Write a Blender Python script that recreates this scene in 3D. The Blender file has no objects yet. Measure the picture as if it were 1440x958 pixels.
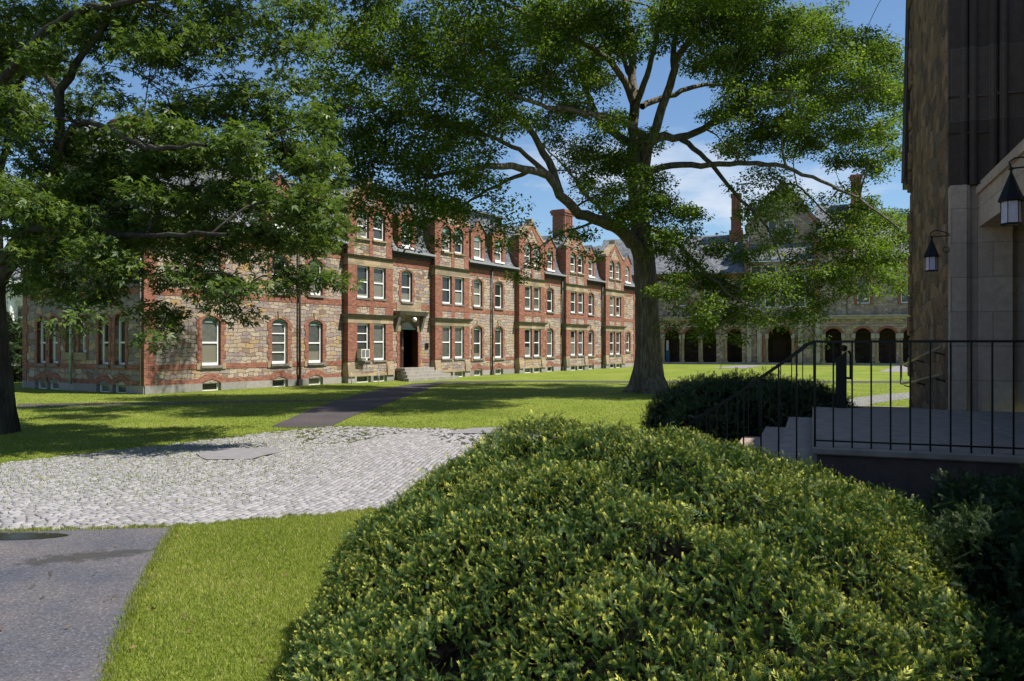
import bpy, bmesh, math, random
import numpy as np
from mathutils import Vector, Matrix
from mathutils.geometry import tessellate_polygon
R=math.radians
rng=np.random.default_rng(7); random.seed(7)
sc=bpy.context.scene
COL=sc.collection
F=1120.0; CX=720.0; HY=485.0; CAMZ=2.1
def W(px,py,Y):                       # a photograph pixel at depth Y -> world point
    return ((px-CX)/F*Y, Y, CAMZ-(py-HY)/F*Y)
def G(px,py):                         # photograph pixel on the ground
    Y=CAMZ*F/(py-HY); return ((px-CX)/F*Y, Y)

# ---------------------------------------------------------------- materials
def newmat(name):
    m=bpy.data.materials.new(name); m.use_nodes=True
    nt=m.node_tree; b=nt.nodes['Principled BSDF']; b.inputs['Specular IOR Level'].default_value=.3
    return m,nt,b
def nd(nt,t,**k):
    n=nt.nodes.new(t)
    for a,v in k.items():
        if a.startswith('i_'):
            key=a[2:]; key=int(key) if key.isdigit() else key.replace('_',' ')
            n.inputs[key].default_value=v
        else: setattr(n,a,v)
    return n
def ln(nt,a,ao,b,bi): nt.links.new(a.outputs[ao],b.inputs[bi])
def ramp(nt,stops,interp='LINEAR'):
    r=nd(nt,'ShaderNodeValToRGB'); e=r.color_ramp; e.interpolation=interp
    while len(e.elements)<len(stops): e.elements.new(.5)
    for s,(p,c) in zip(e.elements,stops): s.position=p; s.color=(*c,1) if len(c)==3 else c
    return r
def mix(nt,fac,a,b,blend='MIX'):
    m=nd(nt,'ShaderNodeMix',data_type='RGBA',blend_type=blend)
    for sock,v in ((0,fac),(6,a),(7,b)):
        if isinstance(v,(int,float)): m.inputs[sock].default_value=v
        elif isinstance(v,tuple) and not hasattr(v[0],'outputs'): m.inputs[sock].default_value=(*v,1)
        else: nt.links.new(v[0].outputs[v[1]],m.inputs[sock])
    return m
def noise(nt,scale,detail=4,vec=None,rough=.55):
    n=nd(nt,'ShaderNodeTexNoise'); n.inputs['Scale'].default_value=scale; n.inputs['Detail'].default_value=detail
    n.inputs['Roughness'].default_value=rough
    if vec: nt.links.new(vec[0].outputs[vec[1]],n.inputs['Vector'])
    return n
def bump(nt,b,src,strength=.4,dist=.02):
    bp=nd(nt,'ShaderNodeBump'); bp.inputs['Strength'].default_value=strength; bp.inputs['Distance'].default_value=dist
    nt.links.new(src[0].outputs[src[1]],bp.inputs['Height']); nt.links.new(bp.outputs[0],b.inputs['Normal'])
def plain(name,c,rough=.6,metal=0,var=.12,scale=8,bmp=0):
    m,nt,b=newmat(name); tc=nd(nt,'ShaderNodeTexCoord'); n=noise(nt,scale,5,(tc,'Object'))
    r=ramp(nt,[(.3,tuple(x*(1-var) for x in c)),(.7,tuple(min(1,x*(1+var)) for x in c))]); ln(nt,n,0,r,0); ln(nt,r,0,b,'Base Color')
    b.inputs['Roughness'].default_value=rough; b.inputs['Metallic'].default_value=metal
    if bmp: bump(nt,b,(n,0),bmp,.01)
    return m
def masonry(name,stones,mortar,bw,bh,msize=.012,distort=.03,rough=.85,bmp=.6,offset=.5,freq=2,squash=1.,stain=None):
    m,nt,b=newmat(name); uv=nd(nt,'ShaderNodeUVMap')
    n1=noise(nt,1.7,3,(uv,0)); sub=nd(nt,'ShaderNodeVectorMath',operation='SUBTRACT'); ln(nt,n1,1,sub,0); sub.inputs[1].default_value=(.5,.5,.5)
    scl=nd(nt,'ShaderNodeVectorMath',operation='SCALE'); ln(nt,sub,0,scl,0); scl.inputs['Scale'].default_value=distort*4
    add=nd(nt,'ShaderNodeVectorMath',operation='ADD'); ln(nt,uv,0,add,0); ln(nt,scl,0,add,1)
    br=nd(nt,'ShaderNodeTexBrick',offset=offset,offset_frequency=freq,squash=squash,squash_frequency=3)
    ln(nt,add,0,br,'Vector'); br.inputs['Color1'].default_value=(0,0,0,1); br.inputs['Color2'].default_value=(1,1,1,1)
    br.inputs['Mortar'].default_value=(.5,.5,.5,1); br.inputs['Scale'].default_value=1; br.inputs['Mortar Size'].default_value=msize
    br.inputs['Mortar Smooth'].default_value=.3; br.inputs['Bias'].default_value=0; br.inputs['Brick Width'].default_value=bw; br.inputs['Row Height'].default_value=bh
    k=len(stones); rp=ramp(nt,[(i/k,c) for i,c in enumerate(stones)],'CONSTANT'); ln(nt,br,0,rp,0)
    n2=noise(nt,9,6,(uv,0),.65); v=ramp(nt,[(.25,(.72,.72,.72)),(.75,(1.2,1.2,1.2))]); ln(nt,n2,0,v,0)
    mm=mix(nt,1.0,(rp,0),(v,0),'MULTIPLY'); last=mm
    if stain:
        n3=noise(nt,.5,5,(uv,0)); sr=ramp(nt,[(.45,(0,0,0)),(.7,(1,1,1))]); ln(nt,n3,0,sr,0)
        last=mix(nt,(sr,0),(mm,2),stain)
    mo=mix(nt,(br,1),(last,2),mortar); ln(nt,mo,2,b,'Base Color')
    inv=nd(nt,'ShaderNodeMath',operation='SUBTRACT'); inv.inputs[0].default_value=1; ln(nt,br,1,inv,1)
    s=nd(nt,'ShaderNodeMath',operation='MULTIPLY_ADD'); ln(nt,n2,0,s,0); s.inputs[1].default_value=.6; ln(nt,inv,0,s,2)
    bump(nt,b,(s,0),bmp,.02); b.inputs['Roughness'].default_value=rough
    return m
def rubble(name,stones,mortar,scale=2.2,stretch=1.5,rough=.9,edge=.05):
    m,nt,b=newmat(name); uv=nd(nt,'ShaderNodeUVMap'); mp=nd(nt,'ShaderNodeMapping'); mp.inputs['Scale'].default_value=(1,stretch,1)
    ln(nt,uv,0,mp,0); n1=noise(nt,3,3,(mp,0)); 
    sub=nd(nt,'ShaderNodeVectorMath',operation='SCALE'); ln(nt,n1,1,sub,0); sub.inputs['Scale'].default_value=.22
    add=nd(nt,'ShaderNodeVectorMath',operation='ADD'); ln(nt,mp,0,add,0); ln(nt,sub,0,add,1)
    vo=nd(nt,'ShaderNodeTexVoronoi',voronoi_dimensions='2D',distance='CHEBYCHEV',i_Scale=scale); ln(nt,add,0,vo,'Vector'); vo.inputs['Randomness'].default_value=.75
    ed=nd(nt,'ShaderNodeTexVoronoi',voronoi_dimensions='2D',feature='DISTANCE_TO_EDGE',i_Scale=scale); ln(nt,add,0,ed,'Vector'); ed.inputs['Randomness'].default_value=.75
    sp=nd(nt,'ShaderNodeSeparateColor'); ln(nt,vo,'Color',sp,0)
    k=len(stones); rp=ramp(nt,[(i/k,c) for i,c in enumerate(stones)],'CONSTANT'); ln(nt,sp,0,rp,0)
    n2=noise(nt,7,6,(uv,0),.7); v=ramp(nt,[(.25,(.65,.65,.65)),(.75,(1.25,1.25,1.25))]); ln(nt,n2,0,v,0)
    mm=mix(nt,1.0,(rp,0),(v,0),'MULTIPLY')
    er=ramp(nt,[(0,(1,1,1)),(edge,(0,0,0))]); ln(nt,ed,0,er,0)
    mo=mix(nt,(er,0),(mm,2),mortar); ln(nt,mo,2,b,'Base Color')
    cl=ramp(nt,[(0,(0,0,0)),(edge*2.2,(1,1,1))]); ln(nt,ed,0,cl,0)
    s=nd(nt,'ShaderNodeMath',operation='MULTIPLY_ADD'); ln(nt,n2,0,s,0); s.inputs[1].default_value=.7; ln(nt,cl,0,s,2)
    bump(nt,b,(s,0),.9,.04); b.inputs['Roughness'].default_value=rough
    return m
TAN=(.37,.27,.175); OCH=(.38,.25,.10); PUR=(.25,.19,.185); GRY=(.28,.235,.205); PAL=(.41,.335,.25); BRN=(.20,.13,.09)
M={}
M['ashlar']=masonry('hall_ashlar',[TAN,PUR,PAL,GRY,OCH,PAL,PUR,TAN,BRN,GRY,PAL],(.10,.08,.06),.50,.195,.015,.10,squash=.6,stain=(.36,.29,.24))
M['rubble']=rubble('hall_rubble',[TAN,GRY,PUR,(.2,.18,.16),PAL,GRY,BRN],(.16,.14,.12),2.0,1.6)
M['brick']=masonry('red_brick',[(.225,.078,.047),(.27,.097,.057),(.165,.056,.038),(.31,.122,.075),(.235,.082,.05)],(.27,.20,.15),.215,.075,.006,.004,rough=.85,bmp=.4)
M['granite']=masonry('granite_base',[(.25,.235,.21),(.30,.28,.25),(.22,.205,.185)],(.14,.13,.12),1.5,.5,.008,.004,rough=.8,bmp=.3)
M['sandstone']=masonry('tan_sandstone',[(.36,.27,.15),(.32,.24,.15),(.40,.31,.19),(.27,.21,.14)],(.2,.16,.11),.7,.33,.008,.01,rough=.85,bmp=.4,stain=(.16,.13,.09))
M['ledge']=plain('weathered_ledge',(.17,.15,.125),.85,var=.3,scale=3,bmp=.3)
M['slate']=masonry('grey_slate',[(.12,.13,.145),(.15,.16,.175),(.10,.105,.12),(.18,.185,.19)],(.05,.05,.055),.28,.17,.008,.004,rough=.5,bmp=.6)
M['darkslate']=M['slate']
M['woodtrim']=plain('dark_brown_trim',(.035,.025,.02),.6)
M['metal']=plain('grey_gutter_metal',(.32,.33,.33),.45,.3)
M['white']=plain('white_paint',(.78,.78,.76),.45,var=.05)
M['teal']=plain('pale_green_panel',(.16,.25,.20),.5)
M['pipe']=plain('brown_pipe_paint',(.055,.045,.035),.45)
M['greenpipe']=plain('copper_green_pipe',(.30,.42,.37),.6,var=.25,scale=3)
M['iron']=plain('black_iron',(.006,.006,.006),.4,.2)
M['brass']=plain('worn_tan_rail',(.30,.24,.15),.5,.3)
M['door']=plain('dark_door_wood',(.05,.018,.010),.5,var=.3)
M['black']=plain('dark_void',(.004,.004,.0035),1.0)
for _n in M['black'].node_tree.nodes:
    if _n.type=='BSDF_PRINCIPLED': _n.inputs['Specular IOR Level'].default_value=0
M['step']=plain('grey_stone_step',(.26,.24,.205),.8,var=.2,scale=4,bmp=.3)
M['landing']=plain('grey_concrete_landing',(.31,.235,.19),.9,var=.22,scale=6,bmp=.25)
M['frosted']=plain('frosted_lantern_glass',(.50,.42,.52),.35,var=.15,scale=14)
M['clap']=masonry('white_clapboard',[(.62,.66,.74),(.66,.70,.78)],(.40,.43,.5),6,.14,.012,.0,bmp=.5)  # white boards, with the blue of sky-lit shade put into the colour
M['blue']=plain('blue_panel',(.03,.11,.22),.5)
M['acunit']=plain('beige_casing',(.60,.58,.52),.5)
M['lampglass']=plain('white_globe',(.85,.85,.82),.15,var=.02)
M['plaque']=plain('bronze_plate',(.05,.04,.03),.4,.5)
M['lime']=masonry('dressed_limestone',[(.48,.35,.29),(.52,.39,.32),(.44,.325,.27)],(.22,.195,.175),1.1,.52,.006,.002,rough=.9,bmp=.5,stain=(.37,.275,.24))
M['darkstone']=masonry('dark_dressed_stone',[(.085,.055,.048),(.105,.07,.06),(.07,.047,.04)],(.11,.10,.09),1.3,1.1,.006,.002,rough=.9,bmp=.5)  # dark brown dressed blocks with slightly lighter joints
M['chrubble']=rubble('chapel_fieldstone',[(.19,.11,.066),(.24,.14,.08),(.12,.075,.052),(.31,.19,.115),(.16,.115,.09)],(.30,.20,.14),2.9,1.5,edge=.06)
M['farstone']=rubble('far_hall_rubble',[(.33,.265,.21),(.38,.28,.20),(.24,.19,.16),(.34,.255,.20),(.44,.36,.28)],(.18,.15,.13),2.3,1.7)
M['fartrim']=plain('far_hall_sandstone',(.33,.30,.25),.85,var=.25,scale=2,bmp=.3)
def glass():
    m,nt,b=newmat('window_glass'); oi=nd(nt,'ShaderNodeObjectInfo'); uv=nd(nt,'ShaderNodeUVMap')
    n=noise(nt,3,2,(uv,0)); r=ramp(nt,[(0,(.012,.014,.014)),(.45,(.03,.033,.03)),(.7,(.07,.075,.065)),(.9,(.12,.12,.10)),(1,(.02,.03,.05))])
    a=nd(nt,'ShaderNodeMath',operation='MULTIPLY_ADD'); ln(nt,n,0,a,0); a.inputs[1].default_value=.5; ln(nt,oi,'Random',a,2)
    f=nd(nt,'ShaderNodeMath',operation='FRACT'); ln(nt,a,0,f,0); ln(nt,f,0,r,0)
    su=nd(nt,'ShaderNodeSeparateXYZ'); ln(nt,uv,0,su,0); wv=nd(nt,'ShaderNodeTexWave',i_Scale=9.0); wv.inputs['Distortion'].default_value=2.5; ln(nt,uv,0,wv,'Vector')
    cw=ramp(nt,[(0,(.07,.065,.05)),(1,(.26,.24,.19))]); ln(nt,wv,0,cw,0); m7=nd(nt,'ShaderNodeMath',operation='MULTIPLY'); ln(nt,oi,'Random',m7,0); m7.inputs[1].default_value=7.31
    f7=nd(nt,'ShaderNodeMath',operation='FRACT'); ln(nt,m7,0,f7,0); hgt=nd(nt,'ShaderNodeMath',operation='MULTIPLY_ADD'); ln(nt,f7,0,hgt,0); hgt.inputs[1].default_value=2.6; hgt.inputs[2].default_value=-.9
    lt=nd(nt,'ShaderNodeMath',operation='LESS_THAN'); ln(nt,su,1,lt,0); ln(nt,hgt,0,lt,1); mc=mix(nt,(lt,0),(r,0),(cw,0)); ln(nt,mc,2,b,'Base Color')
    b.inputs['Roughness'].default_value=.06; b.inputs['Specular IOR Level'].default_value=.55
    n4=noise(nt,1.1,1,(uv,0)); bump(nt,b,(n4,0),.12,.05)
    return m
M['arcback']=masonry('arcade_inner_wall',[(.06,.045,.035),(.045,.035,.028),(.08,.06,.045)],(.03,.025,.02),.7,.3)  # inner wall darkened in colour so the arcade reads dim
M['glass']=glass()
def bark(name,c1,c2,c3):
    m,nt,b=newmat(name); tc=nd(nt,'ShaderNodeTexCoord'); mp=nd(nt,'ShaderNodeMapping'); mp.inputs['Scale'].default_value=(9,9,1.3); ln(nt,tc,'Object',mp,0)
    n=noise(nt,1.2,7,(mp,0),.65); n.inputs['Distortion'].default_value=.6
    r=ramp(nt,[(.3,c1),(.5,c2),(.68,c3)]); ln(nt,n,0,r,0)
    n2=noise(nt,.9,4,(tc,'Object')); r2=ramp(nt,[(.5,(0,0,0)),(.7,(.6,.6,.6))]); ln(nt,n2,0,r2,0)
    mx=mix(nt,(r2,0),(r,0),(.085,.09,.06)); ln(nt,mx,2,b,'Base Color'); b.inputs['Roughness'].default_value=.9
    bump(nt,b,(n,0),1.0,.06); return m
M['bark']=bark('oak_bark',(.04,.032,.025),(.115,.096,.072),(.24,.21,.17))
M['bark2']=bark('shaded_oak_bark',(.014,.011,.009),(.034,.028,.022),(.07,.06,.05))  # bark darkened in colour for the shade on the left trunk
def leafmat(name,dark,mid,light,trans=.35,gloss=.35,rough=.45):
    m=bpy.data.materials.new(name); m.use_nodes=True; nt=m.node_tree; b=nt.nodes['Principled BSDF']; out=nt.nodes['Material Output']
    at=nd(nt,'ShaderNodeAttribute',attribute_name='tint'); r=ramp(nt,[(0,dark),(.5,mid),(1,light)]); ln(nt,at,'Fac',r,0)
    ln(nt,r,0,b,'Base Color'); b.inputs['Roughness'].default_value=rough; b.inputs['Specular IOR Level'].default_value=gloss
    tr=nd(nt,'ShaderNodeBsdfTranslucent'); bc=mix(nt,1.0,(r,0),(1.25,1.3,.5),'MULTIPLY'); ln(nt,bc,2,tr,0)
    mx=nd(nt,'ShaderNodeMixShader'); mx.inputs[0].default_value=trans; ln(nt,b,0,mx,1); ln(nt,tr,0,mx,2); ln(nt,mx,0,out,0)
    return m
M['leaf']=leafmat('pin_oak_leaf',(.040,.076,.014),(.098,.158,.028),(.29,.35,.06),.5,.2,.5)
M['leaf2']=leafmat('red_oak_leaf',(.038,.070,.019),(.088,.138,.034),(.21,.265,.075),.42,.25,.42)
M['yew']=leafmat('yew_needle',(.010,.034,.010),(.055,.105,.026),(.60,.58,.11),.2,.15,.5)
M['shaded_yew']=leafmat('shaded_yew_needle',(.014,.030,.011),(.034,.060,.020),(.16,.19,.07),.12,.2,.5)  # yew needles again, with shade put into darker greens
M['blade']=leafmat('grass_blade',(.11,.155,.022),(.21,.26,.042),(.48,.43,.18),.4,.1,.6)
M['dryleaf']=plain('dry_leaf',(.16,.10,.05),.8,var=.5,scale=1.5)
M['farleaf']=leafmat('far_leaf',(.025,.05,.014),(.045,.085,.022),(.09,.13,.035),.3)
def grassmat():
    m,nt,b=newmat('lawn_grass'); tc=nd(nt,'ShaderNodeTexCoord')
    n=noise(nt,.35,6,(tc,'Object'),.6); n2=noise(nt,26,4,(tc,'Object'),.7)
    r=ramp(nt,[(.3,(.115,.155,.022)),(.5,(.165,.21,.03)),(.66,(.22,.24,.045)),(.78,(.28,.255,.08))]); ln(nt,n,0,r,0)
    v=ramp(nt,[(.3,(.5,.5,.5)),(.7,(1.3,1.3,1.3))]); ln(nt,n2,0,v,0)
    mm=mix(nt,1.0,(r,0),(v,0),'MULTIPLY'); ln(nt,mm,2,b,'Base Color'); b.inputs['Roughness'].default_value=.8; b.inputs['Specular IOR Level'].default_value=.1
    bump(nt,b,(n2,0),.8,.03); return m
M['grass']=grassmat()
def asphaltmat(name,base,warm,light):
    m,nt,b=newmat(name); tc=nd(nt,'ShaderNodeTexCoord')
    n=noise(nt,.8,6,(tc,'Object'),.6); r=ramp(nt,[(.35,base),(.62,warm)]); ln(nt,n,0,r,0)
    vo=nd(nt,'ShaderNodeTexVoronoi',i_Scale=70.0); ln(nt,tc,'Object',vo,'Vector'); sp=nd(nt,'ShaderNodeSeparateColor'); ln(nt,vo,'Color',sp,0)
    sr=ramp(nt,[(0,(.6,.6,.6)),(.6,(1,1,1)),(.93,(1.15,1.15,1.15)),(.955,(light,light,light))]); ln(nt,sp,0,sr,0)
    mm=mix(nt,1.0,(r,0),(sr,0),'MULTIPLY')
    n3=noise(nt,1.3,8,(tc,'Object'),.7); cr=ramp(nt,[(.66,(0,0,0)),(.69,(.75,.75,.75))]); ln(nt,n3,0,cr,0)
    m3=mix(nt,(cr,0),(mm,2),(.05,.045,.04))
    vc=nd(nt,'ShaderNodeTexVoronoi',feature='DISTANCE_TO_EDGE',i_Scale=.9); dv=noise(nt,3,5,(tc,'Object'),.7); av=nd(nt,'ShaderNodeVectorMath',operation='ADD'); sv=nd(nt,'ShaderNodeVectorMath',operation='SCALE'); ln(nt,dv,1,sv,0); sv.inputs['Scale'].default_value=.7; ln(nt,tc,'Object',av,0); ln(nt,sv,0,av,1); ln(nt,av,0,vc,'Vector')
    vr=ramp(nt,[(0,(1,1,1)),(.007,(0,0,0))]); ln(nt,vc,0,vr,0); nk=noise(nt,.9,3,(tc,'Object')); kr=ramp(nt,[(.48,(0,0,0)),(.6,(.8,.8,.8))]); ln(nt,nk,0,kr,0); mk=mix(nt,1.0,(vr,0),(kr,0),'MULTIPLY')
    m3=mix(nt,(mk,2),(m3,2),(.03,.028,.025))
    if name=='worn_asphalt':
        mpg=nd(nt,'ShaderNodeMapping',vector_type='TEXTURE'); mpg.inputs['Location'].default_value=(-4.22,7.86,0); mpg.inputs['Rotation'].default_value=(0,0,.42); mpg.inputs['Scale'].default_value=(.95,.30,1); ln(nt,tc,'Object',mpg,0)
        le=nd(nt,'ShaderNodeVectorMath',operation='LENGTH'); ln(nt,mpg,0,le,0); n9=noise(nt,7,6,(tc,'Object'),.75)
        s9=nd(nt,'ShaderNodeMath',operation='MULTIPLY_ADD'); ln(nt,n9,0,s9,0); s9.inputs[1].default_value=2.2; ln(nt,le,'Value',s9,2)
        r9=ramp(nt,[(.78,(.85,.85,.85)),(.92,(0,0,0))]); h9=nd(nt,'ShaderNodeMath',operation='MULTIPLY'); ln(nt,s9,0,h9,0); h9.inputs[1].default_value=.5; ln(nt,h9,0,r9,0); m3=mix(nt,(r9,0),(m3,2),(.035,.035,.032))
    ln(nt,m3,2,b,'Base Color'); b.inputs['Roughness'].default_value=.85; bump(nt,b,(sp,0),.5,.006); return m
M['asphalt']=asphaltmat('worn_asphalt',(.062,.066,.085),(.112,.102,.105),1.6)
M['path']=asphaltmat('path_asphalt',(.05,.044,.046),(.075,.062,.062),1.6)
M['concrete']=plain('pale_concrete',(.19,.18,.185),.85,var=.15,scale=5,bmp=.2)
M['cobble']=leafmat('granite_sett',(.19,.182,.183),(.245,.235,.238),(.30,.287,.292),0,.12,.85)
M['joint']=plain('sett_joint_earth',(.05,.05,.03),.95,var=.4,scale=9,bmp=.4)
M['stain']=asphaltmat('dark_rough_asphalt',(.035,.034,.032),(.085,.078,.07),1.3)
M['water']=plain('puddle_water',(.02,.02,.012),.22,var=.3,scale=5)

# ---------------------------------------------------------------- objects
def link(o,parent=None):
    COL.objects.link(o)
    if parent is not None: o.parent=parent
    return o
def tag(o,label=None,cat=None,group=None,kind=None):
    if label: o['label']=label
    if cat: o['category']=cat
    if group: o['group']=group
    if kind: o['kind']=kind
    return o
def empty(name,loc=(0,0,0),rz=0,label=None,cat=None,group=None):
    o=bpy.data.objects.new(name,None); o.empty_display_size=.3; link(o); o.location=loc; o.rotation_euler=(0,0,rz)
    return tag(o,label,cat,group)
def box_uv(me):
    if not me.polygons: return
    uv=me.uv_layers.new(name='UVMap'); n=len(me.loops)
    co=np.empty(len(me.vertices)*3,'f'); me.vertices.foreach_get('co',co); co=co.reshape(-1,3)
    vi=np.empty(n,'i'); me.loops.foreach_get('vertex_index',vi)
    nor=np.empty(len(me.polygons)*3,'f'); me.polygons.foreach_get('normal',nor); nor=np.abs(nor.reshape(-1,3))
    tot=np.empty(len(me.polygons),'i'); me.polygons.foreach_get('loop_total',tot); pn=np.repeat(nor,tot,axis=0); p=co[vi]
    up=pn[:,2]>.85; xx=(~up)&(pn[:,0]>pn[:,1])
    u=np.where(xx,p[:,1],p[:,0]); v=np.where(up,p[:,1],p[:,2])
    uv.data.foreach_set('uv',np.stack([u,v],1).astype('f').ravel())
def obj(name,bm,mat,parent=None,smooth=False,bevel=0):
    me=bpy.data.meshes.new(name)
    if bevel: bmesh.ops.bevel(bm,geom=bm.edges[:],offset=bevel,segments=1,affect='EDGES',clamp_overlap=True)
    bm.normal_update(); bm.to_mesh(me); bm.free(); box_uv(me)
    if smooth: me.shade_smooth()
    for m in (mat if isinstance(mat,(list,tuple)) else [mat]): me.materials.append(M[m] if isinstance(m,str) else m)
    o=bpy.data.objects.new(name,me); return link(o,parent)
def parts(name,bm,mat,parent):
    """every separate piece of the mesh becomes a part of its own"""
    bm.verts.index_update(); bm.verts.ensure_lookup_table(); seen=set(); out=[]
    for v in bm.verts:
        if v.index in seen: continue
        st_=[v]; seen.add(v.index); isl=[]
        while st_:
            q=st_.pop(); isl.append(q)
            for e in q.link_edges:
                w_=e.other_vert(q)
                if w_.index not in seen: seen.add(w_.index); st_.append(w_)
        nb=bmesh.new(); mp_={q.index:nb.verts.new(q.co) for q in isl}; fs=set(f for q in isl for f in q.link_faces)
        for f in fs: nb.faces.new([mp_[q.index] for q in f.verts])
        out.append(obj(name,nb,mat,parent))
    bm.free(); return out
def npmesh(name,V,faces,mat,parent=None,tint=None,smooth=False,uv=False):
    """V (n,3); faces list of (k,c) index arrays"""
    me=bpy.data.meshes.new(name); me.vertices.add(len(V)); me.vertices.foreach_set('co',np.asarray(V,'f').ravel())
    fl=[np.asarray(f,'i') for f in faces if len(f)]
    L=np.concatenate([f.ravel() for f in fl]); tot=np.concatenate([np.full(len(f),f.shape[1]) for f in fl])
    st=np.concatenate([[0],np.cumsum(tot)[:-1]])
    me.loops.add(len(L)); me.loops.foreach_set('vertex_index',L.astype('i')); me.polygons.add(len(tot))
    me.polygons.foreach_set('loop_start',st.astype('i')); 
    me.update(calc_edges=True); me.validate()
    if tint is not None:
        a=me.attributes.new('tint','FLOAT','POINT'); a.data.foreach_set('value',np.asarray(tint,'f'))
    if smooth: me.shade_smooth()
    if uv: box_uv(me)
    me.materials.append(M[mat] if isinstance(mat,str) else mat)
    o=bpy.data.objects.new(name,me); return link(o,parent)
def bx(bm,x0,x1,y0,y1,z0,z1):
    v=[bm.verts.new(p) for p in ((x0,y0,z0),(x1,y0,z0),(x1,y1,z0),(x0,y1,z0),(x0,y0,z1),(x1,y0,z1),(x1,y1,z1),(x0,y1,z1))]
    for f in ((0,3,2,1),(4,5,6,7),(0,1,5,4),(1,2,6,5),(2,3,7,6),(3,0,4,7)): bm.faces.new([v[i] for i in f])
def hexa(bm,pts):
    v=[bm.verts.new(p) for p in pts]
    for f in ((0,3,2,1),(4,5,6,7),(0,1,5,4),(1,2,6,5),(2,3,7,6),(3,0,4,7)): bm.faces.new([v[i] for i in f])
FRONT=lambda u,z,d:(u,-d,z)      # facade plane y=0
ENDP=lambda u,z,d:(-d,u,z)       # end wall plane x=0
def sheet(bm,outline,holes,d0,d1,P=FRONT,back=False):
    """slab of wall with openings: front face at outward distance d0, edges run back to d1"""
    polys=[outline]+list(holes); flat=[p for q in polys for p in q]
    tri=tessellate_polygon([[Vector((p[0],p[1],0)) for p in q] for q in polys])
    fv=[bm.verts.new(P(p[0],p[1],d0)) for p in flat]
    for t in tri:
        try: bm.faces.new([fv[i] for i in t])
        except ValueError: pass
    bv=[bm.verts.new(P(p[0],p[1],d1)) for p in flat]; k=0
    for q in polys:
        n=len(q)
        for i in range(n):
            a,b=k+i,k+(i+1)%n
            bm.faces.new((fv[a],fv[b],bv[b],bv[a]))
        k+=n
    if back:
        for t in tri:
            try: bm.faces.new([bv[i] for i in reversed(t)])
            except ValueError: pass
def rect(x0,x1,z0,z1): return [(x0,z0),(x1,z0),(x1,z1),(x0,z1)]
def arch(cx,w,z0,zs,rise,n=8):
    """opening: flat bottom z0, spring zs, segmental arch of given rise"""
    h=w/2
    if rise<.01: return rect(cx-h,cx+h,z0,zs)
    r=(h*h+rise*rise)/(2*rise); c=zs+rise-r; a0=math.asin(h/r) if rise<h else math.pi-math.asin(min(1,h/r))
    pts=[(cx-h,z0),(cx+h,z0)]
    for i in range(n+1):
        a=a0-2*a0*i/n; pts.append((cx+r*math.sin(a),c+r*math.cos(a)))
    return pts
def toothed(cx,w,z0,zs,rise,m,t=.09,step=.3):
    """surround outline with toothed brick edges"""
    h=w/2+m; n=max(2,int((zs-z0)/step)); L=[];Rr=[]
    for i in range(n):
        za=z0+(zs-z0)*i/n; zb=z0+(zs-z0)*(i+1)/n; e=h+(t if i%2 else 0)
        L+=[(cx-e,za),(cx-e,zb)]; Rr+=[(cx+e,za),(cx+e,zb)]
    top=arch(cx,2*h+.16,0,zs,rise+.06)[2:]
    return Rr+top+L[::-1]
def tube_np(P,Rad,sides=8,flare=None):
    P=np.asarray(P,float); n=len(P); T=np.gradient(P,axis=0); T/=np.linalg.norm(T,axis=1)[:,None]+1e-9
    ref=np.array([0,0,1.]) if abs(T[0,2])<.8 else np.array([0,1.,0]); V=[]
    for i in range(n):
        a=np.cross(T[i],ref); a/=np.linalg.norm(a)+1e-9; b=np.cross(T[i],a); ref=np.cross(a,T[i]); 
        ang=np.arange(sides)*2*np.pi/sides; r=Rad[i]
        if flare is not None: r=r*flare(i/(n-1),ang,P[i])
        V.append(P[i]+np.outer(np.cos(ang)*r,a)+np.outer(np.sin(ang)*r,b))
    V=np.concatenate(V); i=np.arange(n-1)[:,None]*sides; j=np.arange(sides)[None,:]; k=(j+1)%sides
    Fq=np.stack([i+j,i+k,i+sides+k,i+sides+j],-1).reshape(-1,4); return V,Fq
class Acc:
    def __init__(s): s.V=[];s.F={};s.n=0;s.T=[]
    def add(s,V,F,t=None):
        F=np.asarray(F); s.V.append(V); s.F.setdefault(F.shape[1],[]).append(F+s.n); s.n+=len(V)
        if t is not None: s.T.append(t)
    def build(s,name,mat,parent=None,**k):
        return npmesh(name,np.concatenate(s.V),[np.concatenate(f) for f in s.F.values()],mat,parent,tint=np.concatenate(s.T) if s.T else None,**k)
def tube(name,pts,r,mat,parent=None,sides=8):
    a=Acc(); V,Fq=tube_np(pts,[r]*len(pts),sides); a.add(V,Fq)
    n=len(pts); a.F.setdefault(sides,[]).append(np.array([list(range(sides))[::-1],[(n-1)*sides+i for i in range(sides)]]))
    return a.build(name,mat,parent,smooth=False,uv=True)
def dup(root,loc=None,rz=None,parent='same'):
    c=root.copy(); COL.objects.link(c)
    if parent!='same': c.parent=parent
    if loc is not None: c.location=loc
    if rz is not None: c.rotation_euler=(0,0,rz)
    for ch in list(root.children):
        dup(ch,parent=c)
    return c
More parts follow.
